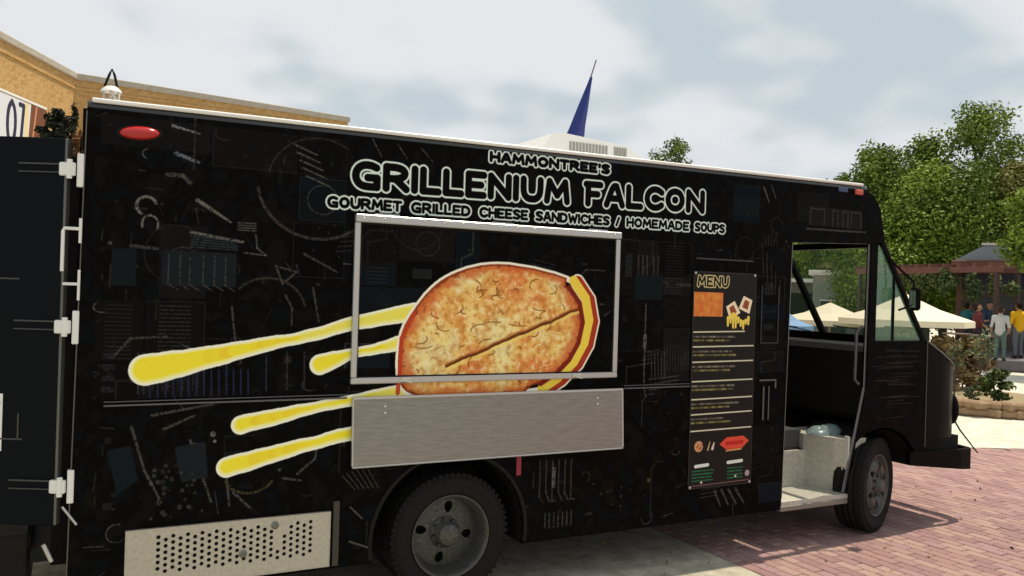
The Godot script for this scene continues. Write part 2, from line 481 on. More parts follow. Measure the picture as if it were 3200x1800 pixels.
	p.seg(Vector2(3.45, 1.16), Vector2(3.95, 0.72), 0.014, 0.014, Color8(10, 9, 9), 0.9)
	p.disc(Vector2(3.67, 0.66), 0.016, Color8(96, 84, 50), 0.9)
	for j in 6: p.path([Vector2(2.75 + 0.05 * j, 0.86), Vector2(2.75 + 0.05 * j, 0.62 + 0.04 * sin(j * 2.3)), Vector2(2.78 + 0.05 * j, 0.58)], 0.006, lo, 0.75)
	p.seg(Vector2(2.86, 0.8), Vector2(2.86, 0.68), 0.016, 0.012, Color8(110, 104, 98), 0.8)
	for j in 7: p.seg(Vector2(2.8 + 0.035 * j, 0.5), Vector2(2.8 + 0.035 * j, 0.4), 0.005, 0.005, Color8(96, 90, 84), 0.7)
	for j in 4: p.seg(Vector2(4.3 + 0.07 * j, 0.53), Vector2(4.36 + 0.08 * j, 0.41), 0.012, 0.008, Color8(92, 86, 84), 0.7)
	p.rect(Vector2(5.22, 2.63), Vector2(5.85, 2.79), Color8(30, 27, 26))
	for q in [[5.24, 5.4], [5.5, 5.56], [5.62, 5.68], [5.72, 5.84]]:
		p.path([Vector2(q[0], 2.64), Vector2(q[0], 2.77), Vector2(q[1], 2.77), Vector2(q[1], 2.64)], 0.006, Color8(72, 68, 66), 0.9)
	p.seg(Vector2(5.2, 2.6), Vector2(5.9, 2.61), 0.008, 0.008, Color8(88, 84, 82), 0.8)
	for j in 5: p.seg(Vector2(4.72 + 0.05 * j, 2.45 - 0.07 * j), Vector2(4.74 + 0.045 * j, 2.2 - 0.05 * j), 0.004, 0.004, lo, 0.7)
	p.seg(Vector2(4.72, 2.9), Vector2(4.78, 2.78), 0.008, 0.004, gy, 0.7); p.seg(Vector2(4.8, 2.92), Vector2(4.85, 2.82), 0.006, 0.004, gy, 0.6)
	for k in 22:  # faint horizontal reflections on the cab side, painted as strokes
		var yy := rng.randf_range(0.95, 1.62)
		p.seg(Vector2(rng.randf_range(6.02, 6.3), yy), Vector2(rng.randf_range(6.35, 6.7), yy + rng.randf_range(-0.01, 0.01)), 0.004, 0.006, Color8(62, 56, 50), 0.6)
	# dripping cheese
	var white := Color8(250, 248, 226)
	var yellow := Color8(250, 232, 62)
	var pale := Color8(250, 244, 150)
	var drips := [
		[[0.26, 1.525, 0.082], [0.5, 1.575, 0.07], [0.8, 1.645, 0.048], [1.02, 1.69, 0.034], [1.21, 1.732, 0.036], [1.4, 1.79, 0.042], [1.8, 1.87, 0.056]],
		[[1.215, 1.545, 0.06], [1.3, 1.575, 0.05], [1.42, 1.61, 0.03], [1.55, 1.635, 0.034], [1.75, 1.68, 0.05]],
		[[0.77, 1.205, 0.055], [0.95, 1.24, 0.046], [1.2, 1.29, 0.034], [1.42, 1.322, 0.036], [1.75, 1.372, 0.042]],
		[[0.7, 0.965, 0.06], [0.9, 1.015, 0.052], [1.2, 1.08, 0.04], [1.45, 1.13, 0.042]]]
	var wob := noise(3.0, 88, 3)
	for n in drips.size():                                    # uneven edges
		var fine := []
		for i in drips[n].size() - 1:
			for j in 7:
				var t := j / 7.0
				var u: Array = drips[n][i]; var w: Array = drips[n][i + 1]
				var x := lerpf(u[0], w[0], t)
				fine.append([x, lerpf(u[1], w[1], t) + wob.get_noise_2d(x * 2.0, n * 9.0) * 0.006, lerpf(u[2], w[2], t) * (1.0 + 0.09 * wob.get_noise_2d(x * 1.2 + 40.0, n * 9.0))])
		fine.append(drips[n][-1])
		drips[n] = fine
	for dr in drips:
		for i in dr.size() - 1: p.seg(Vector2(dr[i][0], dr[i][1]), Vector2(dr[i + 1][0], dr[i + 1][1]), dr[i][2] + 0.001, dr[i + 1][2] + 0.001, white)
	for dr in drips:
		for i in dr.size() - 1:
			p.seg(Vector2(dr[i][0], dr[i][1]), Vector2(dr[i + 1][0], dr[i + 1][1]), maxf(dr[i][2] - 0.013, 0.006), maxf(dr[i + 1][2] - 0.013, 0.006), pale)
		for i in dr.size() - 1:
			p.seg(Vector2(dr[i][0], dr[i][1] + 0.004), Vector2(dr[i + 1][0], dr[i + 1][1] + 0.004), maxf(dr[i][2] - 0.024, 0.003), maxf(dr[i + 1][2] - 0.024, 0.003), yellow.lerp(Color8(244, 206, 52), clampf(wob.get_noise_2d(dr[i][0] * 2.0, 3.0) * 1.2, 0.0, 1.0)) if i < 24 else Color8(244, 232, 100))
	var wear := noise(0.16, 77, 3)                             # the print is worn and grainy
	for y in p.h:
		for x in p.w:
			var i := (y * p.w + x) * 3
			if p.d[i] < 36: continue
			var n := wear.get_noise_2d(x, y)
			if n > 0.05 and p.d[i] < 160: p.dot(y * p.w + x, Color8(16, 14, 13), clampf((n - 0.05) * 2.2, 0.0, 0.8))
	sandwich(p)
	# lettering
	var ink := Color8(14, 12, 12)
	var edge := Color8(226, 240, 230)
	lettering(p, "HAMMONTREE'S", 2.287, 3.263, 2.85, 2.852, 0.096, 0.012, 0.0105, ink, edge)
	lettering(p, "GRILLENIUM", 1.36, 2.937, 2.592, 2.609, 0.203, 0.0235, 0.012, ink, edge)
	lettering(p, "FALCON", 3.02, 4.135, 2.611, 2.632, 0.205, 0.0235, 0.012, ink, edge)
	var ws := ["GOURMET", "GRILLED", "CHEESE", "SANDWICHES", "/", "HOMEMADE", "SOUPS"]
	var xs := [1.217, 1.713, 1.749, 2.183, 2.223, 2.611, 2.645, 3.272, 3.297, 3.362, 3.394, 3.99, 4.02, 4.34]
	for i in ws.size():
		var a: float = xs[i * 2]; var b: float = xs[i * 2 + 1]
		lettering(p, ws[i], a, b, 2.473 + (a - 1.2) * 0.008, 2.473 + (b - 1.2) * 0.008, 0.092, 0.0095, 0.0105, ink, edge)
	return p.texture()

func sandwich(p: Print) -> void:
	# a plain toasted sandwich, cut face to the lower right
	var out := PackedVector2Array()
	for q in [[1.7, 1.5], [1.71, 1.73], [1.79, 1.87], [1.9, 2.01], [2.02, 2.1], [2.2, 2.168], [2.4, 2.195], [2.65, 2.17], [2.87, 2.13], [3.02, 2.07], [3.1, 1.96], [3.13, 1.82], [3.1, 1.66], [3.02, 1.53], [2.9, 1.42], [2.76, 1.345], [2.4, 1.325], [1.9, 1.325], [1.74, 1.37]]:
		out.append(Vector2(q[0], q[1]))
	var rim := []
	for q in [[3.0, 2.09], [3.1, 1.97], [3.135, 1.82], [3.1, 1.66], [3.02, 1.53], [2.9, 1.42], [2.78, 1.35]]: rim.append(Vector2(q[0], q[1]))
	var soft := Array(out); soft.append(out[0])
	soft = rounded(rounded(soft))
	out = PackedVector2Array(soft)
	var closed := Array(out)
	p.path(closed, 0.02, Color8(252, 246, 226))
	p.path(rim, 0.058, Color8(252, 246, 226))
	p.path(rim, 0.046, Color8(172, 62, 42))                   # lower slice
	var mid := []
	for q in rim: mid.append(q + Vector2(-0.032, 0.01))
	p.path(mid, 0.036, Color8(245, 214, 82))                  # cheese
	var n1 := noise(2.0, 21, 3)
	var n2 := noise(5.0, 22, 3)
	var n3 := noise(17.0, 23, 2)
	var top := PackedVector2Array()
	for q in out: top.append(q + (Vector2(2.35, 1.74) - q) * (0.1 if q.x > 2.7 and q.y < 2.1 else 0.005))
	var mid_q := Vector2(2.38, 1.75)
	var reach := []                                           # how far the edge of the bread lies in each direction
	for k in 180:
		var d := Vector2.from_angle(TAU * k / 180.0)
		var far := 0.05
		while Geometry2D.is_point_in_polygon(mid_q + d * far, top): far += 0.006
		reach.append(far)
	var cut_a := Vector2(2.02, 1.52); var cut_d := Vector2(0.93, 0.36).normalized()
	p.poly(top, func(x: float, y: float):
		var q := Vector2(x, y) - mid_q
		var t: float = q.length() / reach[int(fposmod(q.angle(), TAU) / TAU * 180.0) % 180]
		var a := n1.get_noise_2d(x, y)
		var b := n2.get_noise_2d(x, y)
		var e := n3.get_noise_2d(x, y)
		var c := Color8(240, 188, 104)
		c = c.lerp(Color8(230, 128, 74), clampf((a - 0.08) * 2.4, 0.0, 0.7)) if a > 0 else c.lerp(Color8(232, 222, 164), clampf((-a - 0.03) * 2.4, 0.0, 0.8))
		c = c.lerp(Color8(252, 228, 150), clampf(b * 1.5, 0.0, 0.7)) if b > 0 else c.lerp(Color8(214, 136, 66), clampf(-b * 1.2, 0.0, 0.55))
		c = c.lerp(Color8(168, 96, 46), clampf((-e - 0.24) * 1.8, 0.0, 0.4)).lerp(Color8(255, 244, 200), clampf((e - 0.24) * 2.0, 0.0, 0.6))
		c = c.lerp(Color8(206, 96, 48), smoothstep(0.84, 0.97, t + b * 0.12) * 0.75)
		c = c.lerp(Color8(136, 56, 30), smoothstep(0.95, 1.0, t + e * 0.05) * 0.8)
		# the diagonal knife cut that halves it
		var off := (Vector2(x, y) - cut_a).cross(cut_d) + b * 0.012
		var along := (Vector2(x, y) - cut_a).dot(cut_d)
		if along > 0.0:
			if absf(off) < 0.009: c = Color8(112, 62, 30)
			elif off > 0.0 and off < 0.03: c = c.lerp(Color8(250, 222, 120), 0.7)
			elif off < 0.0 and off > -0.02: c = c.lerp(Color8(176, 92, 44), 0.6)
		return c)
	rng.seed = 31
	for k in 60:                                              # toasted squiggles
		var c := Vector2(rng.randf_range(1.8, 2.95), rng.randf_range(1.42, 2.1))
		if not Geometry2D.is_point_in_polygon(c, top) or not Geometry2D.is_point_in_polygon(c + Vector2(0.05, 0.0), top): continue
		var a := rng.randf() * TAU
		p.ring(c, rng.randf_range(0.02, 0.09), rng.randf_range(0.012, 0.05), a, a + rng.randf_range(0.8, 2.4), 0.0032, Color8(130, 76, 38) if rng.randf() < 0.7 else Color8(252, 232, 170), 0.75)
	var inner := Array(top); inner.append(top[0])
	p.path(inner, 0.006, Color8(138, 58, 34), 0.85)
	var crust := []
	for q in rim: crust.append(q + (Vector2(2.35, 1.74) - q) * 0.105)
	p.path(crust, 0.017, Color8(128, 44, 34))
	p.path([Vector2(1.71, 1.36), Vector2(1.715, 1.5), Vector2(1.72, 1.7), Vector2(1.8, 1.86)], 0.014, Color8(196, 70, 44), 0.9)

# ---------------------------------------------------------------- setting
func sky_texture() -> ImageTexture:
	var w := 1024; var h := 512
	var im := Image.create_empty(w, h, false, Image.FORMAT_RGBF)
	var big := noise(0.55, 41, 5)
	var fine := noise(1.6, 42, 4)
	for y in h:
		var el := PI / 2.0 - PI * (y + 0.5) / h
		for x in w:
			var az := TAU * (x + 0.5) / w
			var d := Vector3(-sin(az) * cos(el), sin(el), -cos(az) * cos(el))
			var up := maxf(d.y, 0.0)
			var q := Vector3(d.x, 0.0, d.z) / (up + 0.2) * 1.9
			var n := big.get_noise_3d(q.x, up * 2.0, q.z) + 0.45 * fine.get_noise_3d(q.x, up * 2.0, q.z)
			var t := smoothstep(-0.36, 0.22, n)
			var c := Color(0.54, 0.62, 0.67).lerp(Color(0.78, 0.80, 0.825), t)
			c = c.lerp(Color(0.76, 0.80, 0.83), smoothstep(0.25, 0.0, up) * 0.4)
			im.set_pixel(x, y, c)
	return ImageTexture.create_from_image(im)

func _ready() -> void:
	rng.seed = 1
	# camera
	var cam := Camera3D.new()
	cam.name = "camera"
	cam.transform = Transform3D(Basis(Vector3(0.88571, 0.0297, 0.46328), Vector3(-0.02815, 0.99955, -0.01027), Vector3(-0.46338, -0.00394, 0.88615)).orthonormalized(), Vector3(-0.08375, 2.01495, 4.92704))
	cam.fov = rad_to_deg(2.0 * atan(900.0 / 2600.0))
	cam.near = 0.05
	cam.far = 900.0
	add_child(cam)
	cam.current = true
	# sky, exposure
	var we := WorldEnvironment.new()
	we.name = "environment"
	var env := Environment.new()
	env.background_mode = Environment.BG_SKY
	var pan := PanoramaSkyMaterial.new()
	pan.panorama = sky_texture()
	var sk := Sky.new()
	sk.sky_material = pan
	env.sky = sk
	env.background_energy_multiplier = 1.0
	env.tonemap_mode = Environment.TONE_MAPPER_LINEAR
	env.tonemap_exposure = 1.0
	env.sdfgi_enabled = true
	env.ssao_enabled = true
	env.ssil_enabled = true
	we.environment = env
	add_child(we)
	# sun: high, a little ahead of the truck and just behind its side
	var sun := DirectionalLight3D.new()
	sun.name = "sun"
	sun.light_energy = 1.5
	sun.light_color = Color(1.0, 0.95, 0.86)
	sun.light_angular_distance = 0.6
	sun.shadow_enabled = true
	add_child(sun)
	sun.look_at_from_position(Vector3.ZERO, Vector3(-0.4, -1.0, 0.06))

	make_materials()
	setting()
	brick_building()
	trees()
	background()
	truck()

func make_materials() -> void:
	M.wrap = mat(Color.WHITE, 0.26, 0.0, 0.1)
	M.wrap.albedo_texture = make_wrap()
	M.wrap.normal_enabled = true
	M.wrap.normal_texture = nnorm(0.012, 33, 0.7)
	M.wrap.roughness_texture = ntex(0.03, 34, Color(0.75, 0.75, 0.75), Color(1, 1, 1))
	M.black = mat(lin(0.006, 0.0056, 0.0052), 0.3, 0.0, 0.12)
	M.gloss = mat(lin(0.007, 0.0065, 0.006), 0.22, 0.0, 0.6)
	M.dark = mat(lin(0.012, 0.011, 0.01), 0.7, 0.0, 0.25)
	M.door = mat(lin(0.006, 0.007, 0.009), 0.4, 0.0, 0.15)
	M.white = mat(lin(0.78, 0.77, 0.74), 0.4)
	M.alu = mat(lin(0.32, 0.3, 0.27), 0.42, 0.85)
	M.alu.albedo_texture = ntex(0.02, 92, Color(0.86, 0.86, 0.86), Color(1, 1, 1))
	M.alu.normal_enabled = true
	M.alu.normal_texture = nnorm(0.02, 91, 0.6)
	M.alu.uv1_triplanar = true
	M.alu.uv1_scale = Vector3(0.6, 6, 0.6)
	M.frame = mat(lin(0.5, 0.49, 0.48), 0.38, 0.75)
	M.plate = grain(mat(Color.WHITE, 0.5, 0.7), 0.03, 63, lin(0.42, 0.395, 0.34), lin(0.54, 0.51, 0.45), 0.5)
	M.step = grain(mat(Color.WHITE, 0.5, 0.35), 0.02, 71, lin(0.42, 0.4, 0.33), lin(0.62, 0.6, 0.52), 0.5)
	M.rubber = grain(mat(Color.WHITE, 0.85, 0.0, 0.25), 0.03, 61, lin(0.009, 0.0085, 0.008), lin(0.02, 0.0185, 0.017), 0.4, 1.5)
	M.rim = grain(mat(Color.WHITE, 0.5, 0.5), 0.02, 62, lin(0.035, 0.035, 0.033), lin(0.12, 0.12, 0.11), 0.3)
	M.chrome = mat(lin(0.6, 0.6, 0.58), 0.22, 1.0)
	M.red = mat(lin(0.42, 0.02, 0.02), 0.2)
	M.amber = mat(lin(0.5, 0.08, 0.04), 0.2)
	M.glass = mat(Color(0.5, 0.74, 0.6, 0.27), 0.02, 0.0, 0.5)
	M.glass.transparency = BaseMaterial3D.TRANSPARENCY_ALPHA
	M.plastic = mat(lin(0.2, 0.27, 0.26), 0.25)
	M.blue = mat(lin(0.012, 0.025, 0.16), 0.75)
	M.leaf = vmat(0.6, 0.25)
	M.leaf.backlight = Color(0.2, 0.28, 0.05)
	M.bark = grain(mat(Color.WHITE, 0.9), 0.03, 51, lin(0.05, 0.04, 0.03), lin(0.13, 0.1, 0.075), 0.6, 4.0)
	M.concrete = grain(mat(Color.WHITE, 0.85, 0.0, 0.3), 0.012, 52, lin(0.47, 0.44, 0.36), lin(0.68, 0.65, 0.55), 2.4, 1.2)
	M.slab = grain(mat(Color.WHITE, 0.85, 0.0, 0.3), 0.014, 56, lin(0.27, 0.25, 0.19), lin(0.5, 0.47, 0.375), 1.7, 2.0)  # darker than the far concrete: shade by the truck put into the colour
	M.mortar = grain(mat(Color.WHITE, 0.95, 0.0, 0.2), 0.05, 53, lin(0.2, 0.14, 0.12), lin(0.32, 0.23, 0.2), 0.7, 2.0)
	M.cream = mat(lin(0.74, 0.68, 0.5), 0.8)
	M.cream.backlight = Color(0.5, 0.46, 0.34)
	M.stone = grain(mat(Color.WHITE, 0.9), 0.03, 54, lin(0.22, 0.13, 0.07), lin(0.42, 0.3, 0.18), 0.5, 4.0)
	M.soil = grain(mat(Color.WHITE, 0.95), 0.05, 55, lin(0.2, 0.15, 0.08), lin(0.4, 0.32, 0.18), 0.6, 4.0)

func sheet(called: String, pts: PackedVector2Array, y: float, m: Material, parent: Node = null) -> MeshInstance3D:
	var s := Shape.new()
	var idx := Geometry2D.triangulate_polygon(pts)
	for i in range(0, idx.size(), 3):
		var a := pts[idx[i]]; var b := pts[idx[i + 1]]; var c := pts[idx[i + 2]]
		if (b - a).cross(c - a) > 0:
			var t := b; b = c; c = t
		s.tri(Vector3(a.x, y, a.y), Vector3(b.x, y, b.y), Vector3(c.x, y, c.y))
	var o := put(called, s, m, parent)
	if parent == null: tag(o, "", "", "", "structure")
	return o

func setting() -> void:
	sheet("ground", PackedVector2Array([Vector2(-400, -400), Vector2(400, -400), Vector2(400, 400), Vector2(-400, 400)]), -0.07, grain(mat(Color.WHITE, 0.95), 0.02, 58, lin(0.3, 0.28, 0.22), lin(0.46, 0.43, 0.34), 3.0, 1.0))
	# pale concrete plaza: slabs with open joints
	var plaza := node(numbered("pavement"), self)
	tag(plaza, "", "", "", "structure")
	var slab := BoxMesh.new()
	slab.size = Vector3(1.99, 0.1, 1.99)
	for i in range(-3, 1):
		for j in range(-2, 3):
			var o := MeshInstance3D.new()
			o.name = "slab"
			o.mesh = slab
			o.material_override = M.slab
			plaza.add_child(o, true)
			o.position = Vector3(3.4 + i * 2.0, -0.052 + 0.003 * sin(i * 5.0 + j * 3.0), -0.3 + j * 2.0)
	sheet("near_pavement", PackedVector2Array([Vector2(-14, -7.34), Vector2(4.4, -7.34), Vector2(4.4, 16), Vector2(-14, 16)]), -0.014, M.slab)
	# the far plaza beyond the bricks
	var far := [Vector2(11.34, -2.45), Vector2(30, 6.4), Vector2(60, 6.4), Vector2(60, -60), Vector2(-12, -60), Vector2(-12, -7.34), Vector2(4.42, -7.34), Vector2(4.42, -5.735)]
	sheet("far_pavement", PackedVector2Array(far), -0.01, M.concrete)
	bricks()
	litter()

func bricks() -> void:
	var paving := node(numbered("brick_paving"), self)
	tag(paving, "", "", "", "structure")
	sheet("bed", PackedVector2Array([Vector2(4.405, -5.75), Vector2(11.34, -2.46), Vector2(30, 6.39), Vector2(30, 14), Vector2(4.405, 14)]), -0.016, M.mortar, paving)
	rng.seed = 3
	var shapes := []
	for k in 4:
		var s := Shape.new()
		s.box(Vector3(0, -0.03, 0), Vector3(0.098 + 0.001 * k, 0.06, 0.197 - 0.001 * k), 0.006)
		shapes.append(s.mesh())
	var mats := []
	var tones := [Vector3(0.325, 0.197, 0.184), Vector3(0.35, 0.218, 0.195), Vector3(0.30, 0.176, 0.172), Vector3(0.37, 0.245, 0.212), Vector3(0.33, 0.205, 0.203), Vector3(0.275, 0.165, 0.158)]
	for k in tones.size():
		var t: Vector3 = tones[k]
		mats.append(grain(mat(Color.WHITE, 0.85, 0.0, 0.3), 0.04, 80 + k, lin(t.x * 0.82, t.y * 0.82, t.z * 0.82), lin(t.x * 1.15, t.y * 1.17, t.z * 1.17), 0.45, 2.0))
	var eye := Vector3(-0.08, 2.0, 4.93)
	var cells := []
	for i in range(92):
		for j in range(-34, 44):
			var q := Vector3(4.46 + i * 0.104, 0.0, j * 0.204 + (0.102 if i % 2 else 0.0))
			if (q.x + 0.06 - 11.34) * 0.28 - (q.z - 0.1 + 2.45) * 0.59 > 0: continue
			q.y = rng.randf_range(-0.003, 0.002)
			var d := q - eye
			var fwd := d.dot(Vector3(0.46338, 0.00394, -0.88615))
			var right := d.dot(Vector3(0.88571, 0.0297, 0.46328))
			var up := d.dot(Vector3(-0.02815, 0.99955, -0.01027))
			var seen := fwd > 0 and absf(right / fwd) < 0.63 and up / fwd > -0.36 and (q.z > -0.35 or q.x > 7.0)
			cells.append([d.length() + (0.0 if seen else 100.0), q, rng.randi() % 4, rng.randi() % tones.size(), rng.randf_range(-0.02, 0.02)])
	cells.sort_custom(func(a, b): return a[0] < b[0])
	var rest := []
	for n in cells.size():
		var c: Array = cells[n]
		if n >= 300:
			rest.append(c)
			continue
		var o := MeshInstance3D.new()
		o.name = "brick"
		o.mesh = shapes[c[2]]
		o.material_override = mats[c[3]]
		paving.add_child(o, true)
		o.position = c[1]
		o.rotation.y = c[4]
	var mm := MultiMesh.new()
	mm.transform_format = MultiMesh.TRANSFORM_3D
	mm.use_colors = true
	mm.mesh = shapes[0]
	mm.instance_count = rest.size()
	for n in rest.size():
		var c: Array = rest[n]
		mm.set_instance_transform(n, Transform3D(Basis(Vector3.UP, c[4]), c[1]))
		var t: Vector3 = tones[c[3]]
		mm.set_instance_color(n, Color(t.x, t.y, t.z))
	var mi := MultiMeshInstance3D.new()
	mi.name = "far_bricks"
	mi.multimesh = mm
	mi.material_override = vmat(0.85, 0.3)
	paving.add_child(mi, true)
	tag(mi, "", "", "", "stuff")

func litter() -> void:
	rng.seed = 57
	var pos := []
	for k in 90: pos.append([Vector3(rng.randf_range(2.2, 10.5), 0.006, rng.randf_range(-1.6, 1.3)), Vector3(0.03, 0.002, 0.03)])
	var s := crown(pos, 150, 0.045, Vector3(0.12, 0.09, 0.03), Vector3(0.3, 0.22, 0.08), 58)
	tag(put("leaf_litter", s, M.leaf), "small dry leaves scattered over the brick and concrete", "leaves", "", "stuff")

func brick_texture() -> ImageTexture:
	var w := 512; var h := 512
	var im := Image.create_empty(w, h, false, Image.FORMAT_RGB8)
	rng.seed = 5
	var tones := []
	for k in 600: tones.append(rng.randf())
	var n := noise(0.05, 8, 3)
	for y in h:
		for x in w:
			var row := y / 16
			var xx := (x + (16 if row % 2 else 0)) % w
			var t: float = tones[(row * 16 + xx / 32) % 600]
			var c := Color8(178, 142, 92).lerp(Color8(202, 170, 120), t).lerp(Color8(160, 108, 66), clampf(t * 3.0 - 2.3, 0.0, 0.7))
			if y % 16 < 2 or xx % 32 < 2: c = Color8(176, 152, 112)
			c = c.lerp(Color8(150, 112, 60), clampf(n.get_noise_2d(x, y) * 0.9, 0.0, 0.5))
			im.set_pixel(x, y, c)
	return ImageTexture.create_from_image(im)

func brick_building() -> void:
	var bm := mat(Color.WHITE, 0.9, 0.0, 0.2)
	bm.albedo_texture = brick_texture()
	bm.uv1_triplanar = true
	bm.uv1_scale = Vector3.ONE * 0.62
	var o := thing("brick_building", "tan brick building with grey parapet coping rising behind the rear of the truck", "building", Vector3(-0.26, 0, -17.94))
	# two wings meeting in an inner corner; directions along the ground
	var along_r := (Vector3(6.84, 0, -19.04) - Vector3(-0.26, 0, -17.94))
	var along_l := (Vector3(-1.62, 0, -14.99) - Vector3(-0.26, 0, -17.94)).normalized() * 16.0
	for a in [[along_r, "wall", 0.0], [along_l, "wall", PI]]:
		var v: Vector3 = a[0]
		var L := v.length()
		var wing := node("wing", o)
		wing.rotation.y = atan2(-v.z, v.x)
		var s := Shape.new()
		var back := -5.0 if a[2] == 0.0 else 5.0
		s.span(Vector3(0, 0, minf(0, back)), Vector3(L, 6.84, maxf(0, back)))
		put("wall", s, bm, wing)
		var c := Shape.new()
		c.span(Vector3(-0.0, 6.84, minf(0, back) - 0.06), Vector3(L + 0.06, 7.0, maxf(0, back) + 0.06), 0.02)
		put("coping", c, grain(mat(Color.WHITE, 0.8), 0.02, 101, lin(0.32, 0.29, 0.24), lin(0.46, 0.42, 0.36), 1.5), wing)
		var b := Shape.new()
		b.span(Vector3(0.0, 6.6, minf(0, back) - 0.03), Vector3(L + 0.03, 6.66, maxf(0, back) + 0.03))
		put("brick_band", b, bm, wing)
	var dp := Shape.new()
	dp.tube([Vector3(0.28, 0.1, 0.3), Vector3(0.28, 5.55, 0.3)], 0.07, 10)
	dp.span(Vector3(0.18, 5.5, 0.18), Vector3(0.38, 5.72, 0.38), 0.02)
	put("downspout", dp, mat(lin(0.6, 0.56, 0.44), 0.5), o)
	# banner on the left wing
	var p := Print.new(420, 220, 0.0, 0.0, 200.0, Color8(214, 216, 222))
	for k in 60: p.seg(Vector2(0.0, k * 0.02), Vector2(2.1, k * 0.02), 0.004, 0.004, Color8(200, 206, 220), 0.25)
	p.rect(Vector2(1.3, 0), Vector2(1.44, 1.1), Color8(224, 206, 160))
	p.poly(PackedVector2Array([Vector2(1.42, 0), Vector2(1.52, 1.1), Vector2(2.1, 1.1), Vector2(2.1, 0)]), func(_x, _y): return Color8(112, 66, 46))
	p.poly(PackedVector2Array([Vector2(1.52, 0), Vector2(1.7, 1.1), Vector2(1.76, 1.1), Vector2(1.58, 0)]), func(_x, _y): return Color8(188, 128, 92))
	lettering(p, "0", 0.66, 1.04, 0.1, 0.1, 0.95, 0.05, 0.0, Color8(28, 34, 66), Color8(0, 0, 0))
	lettering(p, "7", 1.07, 1.31, 0.1, 0.1, 0.95, 0.05, 0.0, Color8(28, 34, 66), Color8(0, 0, 0))
	var bmn := mat(Color.WHITE, 0.6)
	bmn.albedo_texture = p.texture()
	bmn.texture_repeat = false
	var dirl := along_l.normalized()
	var nrm := Vector3(-dirl.z, 0, dirl.x)
	if nrm.x < 0: nrm = -nrm
	var bo := thing("banner", "white banner with dark blue number 07 hanging on the tan brick wall", "banner", Vector3(-0.26, 0, -17.94))
	var at := func(d: float, y: float, off: float) -> Vector3: return dirl * d + nrm * off + Vector3(0, y, 0)
	var s := Shape.new()
	var d0 := 3.85; var d1 := 1.5
	s.uvf = func(q: Vector3): return Vector2((q.dot(dirl) - d0) / (d1 - d0), 1.0 - (q.y - 4.62) / 1.14)
	s.quad(at.call(d0, 4.62, 0.1), at.call(d1, 4.62, 0.1), at.call(d1, 5.76, 0.1), at.call(d0, 5.76, 0.1))
	s.quad(at.call(d1, 4.62, 0.085), at.call(d0, 4.62, 0.085), at.call(d0, 5.76, 0.085), at.call(d1, 5.76, 0.085))
	put("cloth", s, bmn, bo)
	var r := Shape.new()
	r.bar(at.call(d0, 5.8, 0.08), at.call(d1, 5.8, 0.08), 0.06, 0.05)
	put("rail", r, M.white, bo)

# ---------------------------------------------------------------- vegetation
func crown(clumps: Array, n: int, size: float, a: Vector3, b: Vector3, seed_: int) -> ArrayMesh:
	rng.seed = seed_
	var pos := PackedVector3Array(); var nor := PackedVector3Array(); var col := PackedColorArray()
	var total := 0.0
	for c in clumps: total += c[1].x * c[1].y
	for c in clumps:
		var tint := rng.randf()
		for k in int(n * c[1].x * c[1].y / total):
			var d := Vector3(rng.randfn(), rng.randfn(), rng.randfn()).normalized()
			var q: Vector3 = c[0] + d * c[1] * pow(rng.randf(), 0.4) * rng.randf_range(0.75, 1.12)
			var x := (Vector3(rng.randfn(), rng.randfn() * 0.6, rng.randfn())).normalized()
			var nn := (d * 0.6 + Vector3(rng.randfn(), rng.randfn() + 0.6, rng.randfn()) * 0.6).normalized()
			var y := nn.cross(x).normalized()
			x = y.cross(nn)
			var s := size * rng.randf_range(0.5, 1.25)
			var t := clampf(tint * 0.6 + rng.randf() * 0.5, 0.0, 1.0)
			var cv := a.lerp(b, t) * rng.randf_range(0.75, 1.25)
			var cc := Color(cv.x, cv.y, cv.z)
			var p0 := q - x * s * 0.5
			var p1 := q + y * s * 0.28 + nn * s * 0.1
			var p2 := q + x * s * 0.55
			var p3 := q - y * s * 0.28 + nn * s * 0.1
			for p in [p0, p1, p2, p0, p2, p3]:
				pos.append(p); nor.append(nn); col.append(cc)
	var arr := []
	arr.resize(Mesh.ARRAY_MAX)
	arr[Mesh.ARRAY_VERTEX] = pos
	arr[Mesh.ARRAY_NORMAL] = nor
	arr[Mesh.ARRAY_COLOR] = col
	var me := ArrayMesh.new()
	me.add_surface_from_arrays(Mesh.PRIMITIVE_TRIANGLES, arr)
	return me

